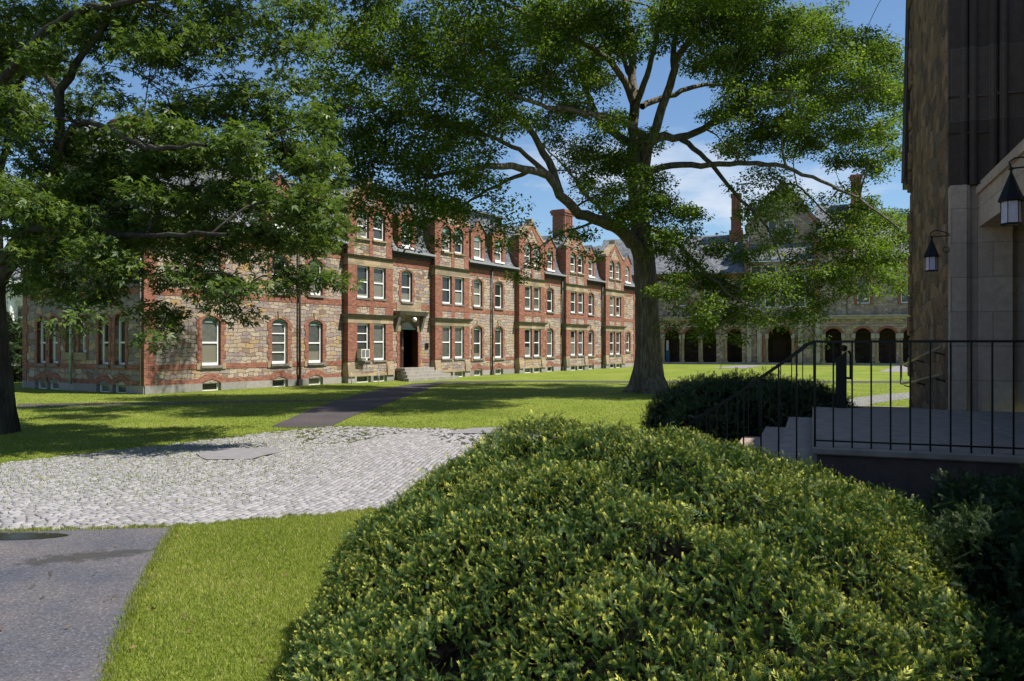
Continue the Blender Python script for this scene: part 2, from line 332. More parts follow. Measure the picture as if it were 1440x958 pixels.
# ---------------------------------------------------------------- camera, sky, sun
cam=bpy.data.cameras.new('camera'); co=bpy.data.objects.new('camera',cam); link(co); co.location=(0,0,CAMZ); co.rotation_euler=(R(90),0,0)
cam.sensor_width=36; cam.lens=28; cam.shift_y=6/1440; cam.clip_end=3000; cam.clip_start=.05; sc.camera=co
SUN=Vector((.975,-.22,0)).normalized(); EL=R(57); SD=Vector((SUN.x*math.cos(EL),SUN.y*math.cos(EL),math.sin(EL)))
w=bpy.data.worlds.new('World'); sc.world=w; w.use_nodes=True; nt=w.node_tree; bg=nt.nodes['Background']
sky=nd(nt,'ShaderNodeTexSky',sky_type='NISHITA',sun_disc=False,sun_elevation=EL,sun_rotation=math.atan2(SD.x,SD.y),air_density=1.0,dust_density=.6,ozone_density=2.2,altitude=50)
tc=nd(nt,'ShaderNodeTexCoord'); mp=nd(nt,'ShaderNodeMapping'); mp.inputs['Scale'].default_value=(1,1,3.2); mp.inputs['Location'].default_value=(.35,.2,.1)
ln(nt,tc,'Generated',mp,0); cn=noise(nt,2.6,8,(mp,0),.6); cr=ramp(nt,[(.50,(0,0,0)),(.68,(1,1,1))]); ln(nt,cn,0,cr,0)
sx=nd(nt,'ShaderNodeSeparateXYZ'); ln(nt,tc,'Generated',sx,0); hr=ramp(nt,[(.02,(1,1,1)),(.22,(.85,.85,.85)),(.33,(.0,.0,.0))]); ln(nt,sx,2,hr,0)
mu=nd(nt,'ShaderNodeMath',operation='MULTIPLY'); ln(nt,cr,0,mu,0); ln(nt,hr,0,mu,1)
sk2=mix(nt,1.0,(sky,0),(.86,1.0,1.10),'MULTIPLY'); cm=mix(nt,(mu,0),(sk2,2),(6.6,6.9,7.4)); ln(nt,cm,2,bg,0); bg.inputs['Strength'].default_value=.075
sl=bpy.data.lights.new('sun','SUN'); sl.energy=4.7; sl.angle=R(.53); sl.color=(1,.95,.86); so=bpy.data.objects.new('sun',sl); link(so)
so.rotation_euler=SD.to_track_quat('Z','Y').to_euler(); so.location=(30,-10,60)
sc.view_settings.view_transform='Standard'; sc.view_settings.look='None'; sc.view_settings.gamma=1; sc.view_settings.exposure=.80
sc.render.engine='CYCLES'; sc.cycles.use_denoising=True; sc.cycles.max_bounces=6; sc.cycles.transparent_max_bounces=8; sc.cycles.diffuse_bounces=3

# ---------------------------------------------------------------- long hall (local x along the front, y into the building)
HC=(-15.51,33.6,0); HA=math.atan2(.8446,.5354)
hall=empty('dormitory_hall',HC,HA,'long three storey stone and red brick hall with mansard roof and five projecting bays','building')
_fm={}
def frame_mesh(w,h,rise,P,kind,dep):
    """white sash frame for an opening w x h, with its bottom centre at the origin"""
    key=(w,h,rise,P is FRONT,kind,dep)
    if key in _fm: return _fm[key]
    bm=bmesh.new(); zs=h-rise; t=.095; hh=w/2
    out=arch(0,w,0,zs,rise); 
    if rise>.01: inn=rect(-hh+t,hh-t,.10,zs-.05)
    else: inn=rect(-hh+t,hh-t,.10,zs-t)
    zt=inn[2][1]; mid=.10+(zt-.10)*.5
    if kind=='base': sheet(bm,out,[rect(-hh+.09,hh-.09,.07,zs-.03)],-dep,-dep-.1,P)
    elif kind=='double':
        q=[]; n=4
        for i in range(n):
            a=.10+(zt-.10)*i/n; b=.10+(zt-.10)*(i+1)/n; q.append(rect(-hh+t,hh-t,a+.025,b-.025))
        sheet(bm,out,q,-dep,-dep-.09,P)
    else: sheet(bm,out,[rect(-hh+t,hh-t,.12,mid-.035),rect(-hh+t,hh-t,mid+.035,zt)],-dep,-dep-.09,P)
    f=bm
    g=bmesh.new(); sheet(g,rect(-hh+.03,hh-.03,.03,zs-.02),[],-dep-.055,-dep-.07,P)
    a=None
    if rise>.01:
        a=bmesh.new(); sheet(a,arch(0,w-.1,zs-.03,zs-.02,rise-.04),[],-dep+.006,-dep-.02,P)
    def me(bm,n,mt):
        m=bpy.data.meshes.new(n); bm.normal_update(); bm.to_mesh(m); bm.free(); box_uv(m); m.materials.append(M[mt]); return m
    _fm[key]=(me(f,'sash_frame','white'),me(g,'window_pane','glass'),me(a,'arched_head','teal') if a else None); return _fm[key]
def window(root,name,u,z,w,h,rise,P=FRONT,d=0,kind='',dep=.11):
    fm,gm,am=frame_mesh(w,h,rise,P,kind,dep)
    o=bpy.data.objects.new(name,fm); link(o,root); o.location=P(u,z,d)
    g=bpy.data.objects.new('pane',gm); link(g,o)
    if am: a=bpy.data.objects.new('arched_head',am); link(a,o)
    return o
L=51.1; D=9.9
GW=[3.3,7.3,9.7,24.6,27.2,34.57,41.7,49.5]            # single window axes
GW2=[3.3,7.3,9.7,17.1,24.6,27.2,34.57,41.7]           # second floor (entrance bay too)
BAYS=[(11.75,15.4,12.95,14.3),(19.45,23.1,20.66,22.0),(29.4,33.1,30.67,32.0),(36.6,40.3,37.85,39.2),(43.95,47.8,45.25,46.6)]
PB=.35; DOORC=17.3
# main front wall
holes=[arch(u,1.0,1.16,3.18,.22) for u in GW if u<49]+[arch(49.5,.9,1.5,3.1,.22)]
holes+=[arch(u,1.0,4.70,6.40,.2) for u in GW2]
holes+=[arch(DOORC,1.75,.72,3.05,.5)]
bm=bmesh.new(); sheet(bm,rect(0,L,.35,7.3),holes,0,-.25); obj('wall',bm,'ashlar',hall)
bm=bmesh.new(); sheet(bm,rect(L-.02,L+.001,0,7.3),[],-.02,-D); obj('far_end_wall',bm,'brick',hall)
# left end wall
EW=[8.2,7.1,3.0,1.75]; EC=[5.75,4.65]
holes=[arch(u,.78,1.2,3.15,.3) for u in EW]+[arch(u,.62,1.75,3.25,.18) for u in EC]+[arch(u,.78,4.7,6.35,.25) for u in EW]
gab=[(0,.35),(D,.35),(D,7.3),(7.6,7.3),(7.6,9.6),(5.0,12.2),(2.4,9.6),(2.4,7.3),(0,7.3)]
holes+=[arch(u,.8,8.0,9.4,.3) for u in (4.3,5.7)]
bm=bmesh.new(); sheet(bm,gab,holes,0,-.25,ENDP); obj('end_wall',bm,'rubble',hall)
# granite base with basement openings
holes=[arch(u,.98,.015,.34,.13) for u in GW if u<49]
# base: split so that the arched openings rise through the first brick course
bm=bmesh.new()
def base_run(P,length,cs,skip,d=.05):
    edges=[]; 
    for c in sorted(cs): edges.append((c-.5,c+.5))
    x=0; segs=[]
    for a,b in edges+[(length,length)]:
        if a>x: segs.append((x,a))
        x=b
    for a,b in segs: sheet(bm,rect(a,b,-.05,.352),[],d,-.2,P)
bc=[3.3,7.3,9.7,24.6,27.2,34.57,41.7]
base_run(FRONT,L,bc,[]); base_run(ENDP,D,EW,[]); parts('granite_base',bm,'granite',hall)
for u in bc: window(hall,'basement_window',u,-.04,1.0,.50,.13,kind='base',dep=.12)
for u in EW: window(hall,'basement_window',u,-.04,1.0,.50,.16,ENDP,kind='base',dep=.12)
# brick trim on the front
bm=bmesh.new()
def band(P,x0,x1,z0,z1,d,gaps=()):
    x=x0
    for a,b in sorted(gaps)+[(x1,x1)]:
        if a>x: sheet(bm,rect(x,min(a,x1),z0,z1),[],d,-.02,P)
        x=max(x,b)
bayg=[(b[0],b[1]) for b in BAYS]; doorg=[(15.95,18.6)]
band(FRONT,.62,L,.355,.56,.02,bayg+doorg+[(u-.72,u+.72) for u in bc])
for u in bc:   # brick arches over the basement windows
    sheet(bm,[(u-.85,.355),(u-.5,.355)]+[(u-.5+1.0*i/8,.355+.17*math.sin(math.pi*i/8)) for i in range(1,8)]+[(u+.5,.355),(u+.85,.355),(u+.85,.56)]+[(u+.72-1.44*i/8,.56+.26*math.sin(math.pi*i/8)) for i in range(0,9)]+[(u-.85,.56)],[],.028,-.1)
band(FRONT,.62,L,1.0,1.24,.018,bayg+doorg+[(u-.75,u+.75) for u in GW])
band(FRONT,.62,L,4.25,4.58,.018,bayg+[(16.2,18.4)])
band(FRONT,.62,L,6.78,7.3,.018,bayg)
for u in GW: 
    z0=1.16 if u<49 else 1.5
    sheet(bm,toothed(u,1.0 if u<49 else .9,z0-.02,3.18,.24,.2),[arch(u,1.0 if u<49 else .9,z0-.02,3.18 if u<49 else 3.1,.22)],.03,-.12)
for u in GW2: sheet(bm,toothed(u,1.0,4.68,6.40,.2,.18),[arch(u,1.0,4.68,6.40,.2)],.03,-.12)
# toothed corner quoins, front and end
def quoin(P,u0,sgn,z0,z1,wd=.5):
    n=int((z1-z0)/.45); Lp=[];
    for i in range(n):
        e=wd+(.12 if i%2 else 0); Lp+=[(u0+sgn*e,z0+(z1-z0)*i/n),(u0+sgn*e,z0+(z1-z0)*(i+1)/n)]
    sheet(bm,[(u0,z0)]+Lp+[(u0,z1)],[],.035,-.05,P)
quoin(FRONT,-.035,1,.352,7.3); quoin(ENDP,-.0,1,.352,7.3,.22); quoin(ENDP,D,-1,.352,7.3,.35); quoin(FRONT,L,-1,.352,7.3,.3)
for z0,z1 in ((.355,.56),(1.0,1.24),(4.25,4.58),(6.78,7.3)): band(ENDP,.4,D-.5,z0,z1,.018,[(u-.45,u+.45) for u in EW] if z0<1 else [])
for u in EW:
    sheet(bm,toothed(u,.78,1.2,3.15,.3,.16,.06),[arch(u,.78,1.2,3.15,.3)],.03,-.12,ENDP)
    sheet(bm,toothed(u,.78,4.7,6.35,.25,.16,.06),[arch(u,.78,4.7,6.35,.25)],.03,-.12,ENDP)
    sheet(bm,[(u-.62,.355),(u-.5,.355)]+[(u-.5+1.0*i/8,.355+.2*math.sin(math.pi*i/8)) for i in range(1,8)]+[(u+.5,.355),(u+.62,.355)]+[(u+.62-1.24*i/8,.56+.26*math.sin(math.pi*i/8)) for i in range(0,9)],[],.028,-.1,ENDP)
for u in EC: sheet(bm,toothed(u,.62,1.75,3.25,.18,.12,.04),[arch(u,.62,1.75,3.25,.18)],.032,-.12,ENDP)
# brick frame of the door
sheet(bm,toothed(DOORC,1.75,.72,3.05,.52,.2),[arch(DOORC,1.75,.72,3.05,.5)],.03,-.12)
parts('brick_trim',bm,'brick',hall)
for u in GW:
    if u<49: window(hall,'window',u,1.16,1.0,2.24,.22,kind='double' if u==7.3 else '')
    else: window(hall,'window',u,1.5,.9,1.82,.22)
for u in GW2: window(hall,'window',u,4.70,1.0,1.9,.2)
for u in EW: window(hall,'window',u,1.2,.78,2.25,.3,ENDP,dep=.18); window(hall,'window',u,4.7,.78,1.9,.25,ENDP,dep=.18)
for u in EC: window(hall,'window',u,1.75,.62,1.68,.18,ENDP,dep=.18)
for u in (4.3,5.7): window(hall,'window',u,8.0,.8,1.7,.3,ENDP,dep=.18)
# stone sills
def sill(u,z,w,P=FRONT,d=0,mat='ledge',h=.12):
    b=bmesh.new(); sheet(b,rect(-w/2,w/2,-h,0),[],.10,-.16,P,back=True); o=obj('window_sill',b,mat,hall); o.location=P(u,z,d)
for u in GW: sill(u,1.162 if u<49 else 1.502,1.16)
for u in GW2: sill(u,4.702,1.16)
for u in EW: sill(u,1.202,.98,ENDP); sill(u,4.702,.98,ENDP)
b=bmesh.new(); sheet(b,rect(4.2,6.2,1.42,1.75),[],.12,-.05,ENDP,back=True); obj('window_sill',b,'sandstone',hall)
b=bmesh.new()
for u in GW: 
    if u<49:
        for s in (-1,1): sheet(b,rect(u+s*.68-.1,u+s*.68+.1,.98,1.27),[],.045,-.02)
        sheet(b,[(u-.09,3.42),(u+.09,3.42),(u+.13,3.78),(u-.13,3.78)],[],.05,-.02)
for u in GW2: sheet(b,[(u-.07,6.60),(u+.07,6.60),(u+.1,6.85),(u-.1,6.85)],[],.045,-.02)
parts('stone_blocks',b,'sandstone',hall)
# projecting bays
def bay(x0,x1,w1,w2,gable,first=False):
    Wd=1.0; d=PB
    wn=[w1,w2]
    b=bmesh.new()     # stone infill
    sheet(b,rect(x0,x1,.36,3.62),[rect(u-Wd/2,u+Wd/2,1.22,3.3) for u in wn],d,0)
    sheet(b,rect(x0,x1,3.8,6.95),[rect(u-Wd/2,u+Wd/2,4.72,6.5) for u in wn],d,0)
    sheet(b,rect(x0,x1,7.06,9.9) if not gable else [(x0,7.06),(x1,7.06),(x1,10.0),(x1-.35,10.0),((x0+x1)/2,11.2),(x0+.35,10.0),(x0,10.0)],[arch(u,.98,8.05,9.35,.35) for u in wn],d-.04,-.3)
    if not gable: pass
    obj('bay_wall',b,'ashlar',hall)
    b=bmesh.new()
    for u0,u1 in ((x0,w1-.6),(w1+.6,w2-.6),(w2+.6,x1)):
        if u1>u0: sheet(b,rect(u0-.03,u1+.03,-.05,.36),[],d+.05,-.1)
    parts('bay_base',b,'granite',hall)
    for u in wn: window(hall,'basement_window',u,-.03,1.14,.38,0,d=d,kind='base',dep=.12)
    b=bmesh.new()     # battered sandstone foot
    for s,xa in ((-1,x0),(1,x1)):
        q=rect(xa-.06 if s<0 else xa-.5,xa+.5 if s<0 else xa+.06,.36,.85); hexa(b,[(q[0][0],0,.36),(q[1][0],0,.36),(q[1][0],-d-.12,.36),(q[0][0],-d-.12,.36),(q[0][0],0,1.12),(q[1][0],0,1.12),(q[1][0],-d-.03,1.12),(q[0][0],-d-.03,1.12)])
    sheet(b,rect(x0-.03,x1+.03,3.3,3.62),[],d+.03,0); sheet(b,rect(x0-.03,x1+.03,6.5,6.94),[],d+.03,0)
    sheet(b,rect(x0+.5,x1-.5,.36,.5),[],d+.05,0)
    if gable:        # coping on the gable
        c=(x0+x1)/2
        for s,e in ((-1,x0),(1,x1)):
            q=[(e-s*.3,9.98),(c,11.18),(c,11.36),(e-s*.3+s*.12,10.12)]
            sheet(b,q if s<0 else q[::-1],[],d+.02,-.25,back=True)
            sheet(b,rect(min(e-s*.38,e+s*.06),max(e-s*.38,e+s*.06),9.97,10.15),[],d+.04,-.3,back=True)
        sheet(b,rect(c-.14,c+.14,11.22,11.55),[],d+.03,-.2,back=True)
    parts('bay_stonework',b,'sandstone',hall)
    b=bmesh.new()     # brick piers and bands
    pier=[(x0,w1-Wd/2),(w1+Wd/2,w2-Wd/2),(w2+Wd/2,x1)]
    for i,(u0,u1) in enumerate(pier):
        o0=-.02 if i==0 else 0; o1=.02 if i==2 else 0
        sheet(b,rect(u0+o0,u1+o1,1.2,3.3),[],d+.02,.0 if i!=1 else d-.15)
        sheet(b,rect(u0+o0,u1+o1,3.8,4.25),[],d+.015,0 if i!=1 else d-.15)
        sheet(b,rect(u0+o0,u1+o1,4.6,6.5),[],d+.02,0 if i!=1 else d-.15)
        v0,v1=(u0,min(u1,x0+.5)) if i==0 else ((max(u0,x1-.5),u1) if i==2 else (u0,u1))
        sheet(b,rect(v0,v1,7.06,7.95),[],d-.02,-.25)
    sheet(b,rect(x0-.02,x1+.02,4.25,4.60),[],d+.025,0)
    hs=[arch(u,.98,7.95,9.35,.35) for u in wn]
    sheet(b,rect(x0-.01,x1+.01,7.95,9.8),[arch(u,.98,8.0,9.35,.35) for u in wn],d-.015,-.3)
    if gable:
        sheet(b,rect(x0-.01,x0+.4,9.8,10.0),[],d-.015,-.3); sheet(b,rect(x1-.4,x1+.01,9.8,10.0),[],d-.015,-.3)
        c=(x0+x1)/2
        for s,e in ((-1,x0),(1,x1)):
            q=[(e-s*.4,9.8),(e-s*.4,9.95),(c,11.18),(c,10.8),(e-s*.9,9.8)]
            sheet(b,q if s>0 else q[::-1],[],d-.012,-.2)
    for xe,sg in ((x0,-1),(x1,1)):   # cheeks of the wall dormer
        bx(b,min(xe,xe-sg*.2),max(xe,xe-sg*.2),-.2,.9,7.06,10.0)
    parts('bay_brickwork',b,'brick',hall)
    b=bmesh.new()
    for z0,z1,e in ((3.62,3.8,.22),(6.95,7.06,.18)):
        hexa(b,[(x0-.08,0,z0),(x1+.08,0,z0),(x1+.08,-d-.08,z0),(x0-.08,-d-.08,z0),(x0-e,0,z1),(x1+e,0,z1),(x1+e,-d-e,z1),(x0-e,-d-e,z1)])
    parts('bay_ledge',b,'ledge',hall)
    for u in wn:
        window(hall,'bay_window',u,1.22,Wd,2.08,0,d=d,kind='double' if (first and u==w1) else ''); window(hall,'bay_window',u,4.72,Wd,1.78,0,d=d)
        window(hall,'bay_window',u,8.05,.98,1.65,.35,d=d-.05)
        b=bmesh.new(); bx(b,u-.58,u+.58,-d-.08,-d+.15,7.95,8.05); obj('window_sill',b,'sandstone',hall)
        b=bmesh.new(); bx(b,u-.58,u+.58,-d-.07,-d+.16,1.12,1.22); obj('window_sill',b,'ledge',hall)
        b=bmesh.new(); bx(b,u-.55,u+.55,-d-.06,-d+.16,4.62,4.72); obj('window_sill',b,'ledge',hall)
    c=(x0+x1)/2; b=bmesh.new(); top=11.16; sh=10.0
    for s,e in ((-1,x0-.05),(1,x1+.05)):
        v=[b.verts.new(p) for p in ((c,-d+.2,top),(e,-d+.2,sh),(e,2.5,sh),(c,3.6,top))]; b.faces.new(v)
        v=[b.verts.new(p) for p in ((e,-d+.2,sh),(e,-d+.2,sh-.12),(e,2.5,sh-.12),(e,2.5,sh))]; b.faces.new(v)
    parts('gable_roof',b,'slate',hall)
for i,bb in enumerate(BAYS): bay(*bb,True,i==0)
# single brick dormers
DORM=[7.3,9.7,17.1,24.6,27.2,34.57,41.7,49.3]
for u in DORM:
    b=bmesh.new(); hw=.82
    sheet(b,[(u-hw,7.72),(u+hw,7.72),(u+hw,9.85),(u,10.65),(u-hw,9.85)],[arch(u,.92,8.0,9.25,.32)],.02,-.3)
    for s in (-1,1): bx(b,min(u+s*hw,u+s*(hw-.18)),max(u+s*hw,u+s*(hw-.18)),.28,1.1,7.7,9.84)
    obj('dormer_wall',b,'brick',hall)
    window(hall,'dormer_window',u,8.0,.92,1.57,.32,d=.02)
    b=bmesh.new(); bx(b,u-.6,u+.6,-.12,.14,7.88,8.0); obj('window_sill',b,'white',hall)
    b=bmesh.new()
    for s in (-1,1):
        hexa(b,[(u,-.1,10.62),(u+s*(hw+.1),-.1,9.76),(u+s*(hw+.1),1.7,9.76),(u,1.9,10.62),(u,-.1,10.72),(u+s*(hw+.1),-.1,9.86),(u+s*(hw+.1),1.7,9.86),(u,1.9,10.72)])
    obj('dormer_roof',b,'slate',hall)
# eaves, gutter, roof
b=bmesh.new(); g=bmesh.new(); xs=-.3
ex=[(-.3,BAYS[0][0])]+[(BAYS[i][1],BAYS[i+1][0]) for i in range(4)]+[(BAYS[4][1],L+.1)]
for a,c in ex:
    bx(b,a,c,-.14,.02,7.3,7.5); bx(b,a,c,-.32,.02,7.5,7.62); bx(g,a,c,-.42,-.28,7.60,7.72)
for a,c in ((-.3,2.4),(7.6,D+.3)):
    bx(b,-.14,.02,a if a>0 else .02,c,7.3,7.5); bx(b,-.32,-.3,a,c,7.5,7.62); bx(g,-.42,-.28,a,c,7.601,7.72)
parts('cornice',b,'woodtrim',hall); parts('gutter',g,'metal',hall)
b=bmesh.new(); prof=[(-.32,7.66),(.02,7.86),(.22,8.15),(.36,8.7),(.50,9.4),(.66,10.5)]; RG=[]
for i_,z_ in prof: RG.append([b.verts.new(p) for p in ((i_,i_,z_),(L,i_,z_),(L,D-i_,z_),(i_,D-i_,z_))])
for q0,q1 in zip(RG,RG[1:]):
    for i in range(4): b.faces.new((q0[i],q0[(i+1)%4],q1[(i+1)%4],q1[i]))
V1=RG[-1]; Ra=b.verts.new((5,4.95,11.25)); Rb=b.verts.new((L,4.95,11.25))
b.faces.new((V1[0],V1[1],Rb,Ra)); b.faces.new((V1[2],V1[3],Ra,Rb)); b.faces.new((V1[3],V1[0],Ra)); b.faces.new((V1[1],V1[2],Rb))
rf=obj('roof',b,'slate',hall)
b=bmesh.new(); bx(b,.6,L,.56,.74,10.46,10.57); obj('roof_curb',b,'metal',hall)
b=bmesh.new()   # flat topped raised roof section with dark edge behind the entrance bays
bx(b,14,31,2.2,7.5,10.6,11.75); bx(b,13.8,31.2,2.0,7.7,11.75,11.87); obj('raised_roof',b,'slate',hall)
# end wall gable roof + finial
b=bmesh.new()
for s in (-1,1): hexa(b,[(-.12,5,12.2),(-.12,5+s*2.8,9.45),(3,5+s*2.8,9.45),(4.2,5,12.2),(-.12,5,12.33),(-.12,5+s*2.8,9.58),(3,5+s*2.8,9.58),(4.2,5,12.33)])
parts('gable_roof',b,'slate',hall)
def chimney(root,x0,x1,y0,y1,z0,z1,n=4):
    b=bmesh.new(); bx(b,x0-.15,x1+.15,y0-.15,y1+.15,z0,z0+1.0); bx(b,x0,x1,y0,y1,z0+1.0,z1-.5)
    for i in range(n): 
        c=x0+(x1-x0)*(i+.5)/n; bx(b,c-.11,c+.11,y0-.08,y1+.08,z0+1.3,z1-.6)
    bx(b,x0-.12,x1+.12,y0-.12,y1+.12,z1-.5,z1-.3); bx(b,x0-.2,x1+.2,y0-.2,y1+.2,z1-.3,z1-.12); bx(b,x0-.1,x1+.1,y0-.1,y1+.1,z1-.12,z1)
    obj('chimney',b,'brick',root)
chimney(hall,44.9,46.6,4.4,5.6,10.9,14.7); chimney(hall,2.6,3.6,5.2,6.6,10.6,13.2,2)
# downpipes
def pipe(root,x,y,z0,z1,r=.06,mat='pipe',tilt=0):
    o=tube('downpipe',[(x,y,z0),(x+tilt,y,z1)],r,mat,root,8)
    b=bmesh.new(); bx(b,x-.13,x+.13,y-.08,y+.1,z0,z0+.35); h=obj('pipe_shoe',b,mat,o)
for x in (8.5,26.2,36.38,43.75,48.15): pipe(hall,x,-.13,0,7.55)
o=tube('downpipe',[(-.2,5.35,.3),(-.2,5.2,7.5)],.065,'greenpipe',hall,8)
o=tube('downpipe',[(-.09,.12,.4),(-.09,.12,7.3)],.03,'metal',hall,6)
# door
b=bmesh.new(); sheet(b,rect(-.80,-.01,.0,2.3),[rect(-.68,-.13,1.25,2.1),rect(-.68,-.13,.2,1.05)],-.42,-.47,back=True); sheet(b,rect(-.70,-.11,.15,2.15),[],-.445,-.46,back=True); o=obj('door',b,'door',hall); o.location=(DOORC,0,.72)
b2=bmesh.new(); tube('door_handle',[(-.08,.40,.9),(-.08,.40,1.25)],.018,'brass',o)
b=bmesh.new(); hexa(b,[(.83,-.02,0),(.86,-.02,0),(.86,.45,0),(.83,.45,0),(.83,-.02,2.3),(.86,-.02,2.3),(.86,.45,2.3),(.83,.45,2.3)]); o=obj('door',b,'door',hall); o.location=(DOORC,0,.72)
b=bmesh.new(); bx(b,-1.2,1.6,.26,2.2,-.02,0); bx(b,-1.2,1.6,2.2,2.25,-.02,3.2); bx(b,-1.25,-1.2,.26,2.25,-.02,3.2); bx(b,1.6,1.65,.26,2.25,-.02,3.2); bx(b,-1.2,1.6,.26,2.2,3.2,3.25); obj('entrance_void',b,'black',hall).location=(DOORC,0,.715)  # black box: its colour stands in for the unlit entrance
b=bmesh.new(); bx(b,DOORC-.87,DOORC+.87,.1,.2,3.02,3.1); sheet(b,arch(DOORC,1.73,3.1,3.12,.42),[arch(DOORC,1.55,3.13,3.14,.33)],-.12,-.2); obj('fanlight_frame',b,'teal',hall)
b=bmesh.new(); sheet(b,arch(DOORC,1.55,3.1,3.12,.33),[],-.15,-.17); obj('fanlight',b,'glass',hall)
# hood over the door with brackets
b=bmesh.new(); hexa(b,[(15.98,0,3.86),(18.52,0,3.86),(18.52,-.42,3.86),(15.98,-.42,3.86),(15.9,0,4.1),(18.6,0,4.1),(18.6,-.55,4.1),(15.9,-.55,4.1)])
for x in (16.08,18.42): 
    hexa(b,[(x-.1,0,3.0),(x+.1,0,3.0),(x+.1,-.1,3.0),(x-.1,-.1,3.0),(x-.1,0,3.86),(x+.1,0,3.86),(x+.1,-.38,3.86),(x-.1,-.38,3.86)])
obj('door_hood',b,'ledge',hall)
b=bmesh.new(); sheet(b,rect(16.15,18.45,4.1,4.62),[],.04,-.02); sheet(b,rect(16.2,16.52,2.9,3.86),[],.034,-.02); sheet(b,rect(18.08,18.4,2.9,3.86),[],.034,-.02); parts('door_stonework',b,'sandstone',hall)
def hp(x,y,z):   # hall local -> world
    c,s=math.cos(HA),math.sin(HA); return (HC[0]+x*c-y*s,HC[1]+x*s+y*c,z)
# front steps
st=empty('front_steps',hp(17.4,0,0),HA,'grey stone steps rising to the arched front door of the long hall','steps')
for i in range(4):
    b=bmesh.new(); e=.38*(3-i); bx(b,-1.35-e*.9,1.45+e*.9,-.75-e,-.04 if i==3 else -.75-e+.42,.18*i,.18*(i+1)); obj('step',b,'step',st)
b=bmesh.new(); bx(b,-1.3,1.4,-.7,-.06,0,.5); obj('step_core',b,'step',st)
# wall plate, globe lamp, air conditioner, pipe rail
o=empty('wall_plaque',hp(19.0,-.03,1.85),HA,'small dark plaque on the stone wall right of the front door','plaque'); b=bmesh.new(); bx(b,-.17,.17,-.02,0,0,.36); obj('plate',b,'plaque',o); b=bmesh.new(); bx(b,-.14,.14,-.028,-.02,.03,.33); obj('plate_face',b,'iron',o)
o=empty('entrance_lamp',hp(17.35,-.42,3.62),HA,'white globe lamp hanging under the stone hood over the door','lamp'); b=bmesh.new(); bmesh.ops.create_uvsphere(b,u_segments=14,v_segments=10,radius=.14); obj('globe',b,'lampglass',o,True); tube('lamp_stem',[(0,0,.1),(0,0,.26)],.03,'iron',o)
o=empty('air_conditioner',hp(12.72,-PB-.1,1.36),HA,'beige air conditioner box in the lower window of the nearest bay','air conditioner')
b=bmesh.new(); sheet(b,rect(-.33,.33,0,.5),[rect(-.29,-.03,.05,.45),rect(.03,.29,.05,.45)],.28,-.05,back=True); obj('casing',b,'acunit',o)
b=bmesh.new()
for i in range(9): bx(b,-.3,.3,-.262,-.25,.07+i*.042,.09+i*.042)
obj('grille',b,'metal',o); b=bmesh.new(); bx(b,-.1,.12,-.2,0,-.12,0); obj('support_bracket',b,'white',o)
o=empty('pipe_handrail',hp(11.6,-.9,0),HA,'thin pale pipe rail on the grass beside the nearest bay','handrail')
tube('rail',[(-.2,0,.62),(2.0,-.0,.66),(1.5,-.5,.1)],.02,'metal',o,6); tube('post',[(-.15,0,0),(-.15,0,.62)],.02,'metal',o,6); tube('post',[(1.95,0,0),(1.95,0,.65)],.02,'metal',o,6)

# ---------------------------------------------------------------- arcaded hall across the lawn
FA=math.atan2(-.309,.951); FO=(17.87,87,0)
far=empty('arcaded_hall',FO,FA,'grey stone gabled hall with a dark arcade facing across the lawn','building')
AR=[(-2.6,1.7),(-1.15+.65,1.6),(1.67,1.55),(3.6,1.45),(6.2,1.55),(10.78,2.35),(16.02,1.65),(18.84,1.6),(21.1,1.65),(23.2,1.5),(25.3,1.6),(27.4,1.6)]
AR=[(-4.6,1.5),(-2.5,1.5),(-.4,1.65),(1.67,1.55),(3.6,1.45),(6.2,1.55),(10.78,2.35),(16.02,1.65),(18.84,1.6),(21.1,1.65),(23.3,1.6),(25.5,1.6)]
b=bmesh.new(); hs=[arch(c,w_,.15,3.05,(.75 if w_<2 else .95)) for c,w_ in AR]
sheet(b,rect(-9,34,.0,4.75),hs,0,-.5); obj('arcade_wall',b,'farstone',far)
b=bmesh.new()
for c,w_ in AR:
    r_=.75 if w_<2 else .95; sheet(b,arch(c,w_+.5,3.0,3.05,r_+.22),[arch(c,w_,3.001,3.05,r_)],.04,-.3)
sheet(b,rect(8.9,9.25,.1,3.1),[],.06,0); sheet(b,rect(12.3,12.65,.1,3.1),[],.06,0)
parts('arch_bricks',b,'brick',far)
b=bmesh.new()
bx(b,-9,34,-.35,0,4.75,5.0); bx(b,-9,34,-.55,-.0,5.0,5.15); bx(b,-9,34,-.10,0,4.05,4.15); bx(b,-9,34,-.2,.0,0,.22)
for x in (7.7,8.75,12.8,14.5): bx(b,x-.22,x+.22,-.3,0,.2,4.75)
for c,w_ in AR:
    for s in (-1,1): bx(b,c+s*(w_/2+.12)-.18,c+s*(w_/2+.12)+.18,-.14,.3,2.75,3.25)
parts('arcade_trim',b,'fartrim',far)
for c,w_ in AR:
    for s in ((-1,1) if w_>2 else (-1,)):
        x=c+s*(w_/2+.12); b=bmesh.new(); bmesh.ops.create_cone(b,cap_ends=True,segments=10,radius1=.13,radius2=.12,depth=2.3,matrix=Matrix.Translation((x,-.06,1.55))); bx(b,x-.2,x+.2,-.24,.1,.22,.45); obj('column',b,'sandstone',far)
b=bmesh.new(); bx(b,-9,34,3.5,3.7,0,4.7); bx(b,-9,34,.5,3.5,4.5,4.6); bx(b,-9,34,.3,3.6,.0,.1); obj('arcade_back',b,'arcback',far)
for c in (-1.5,5.0,10.8,17.5,22.0): b=bmesh.new(); bx(b,c-.7,c+.7,3.42,3.5,.1,2.6); bx(b,c-.8,c+.8,3.45,3.5,2.6,2.75); obj('inner_door',b,'door',far)
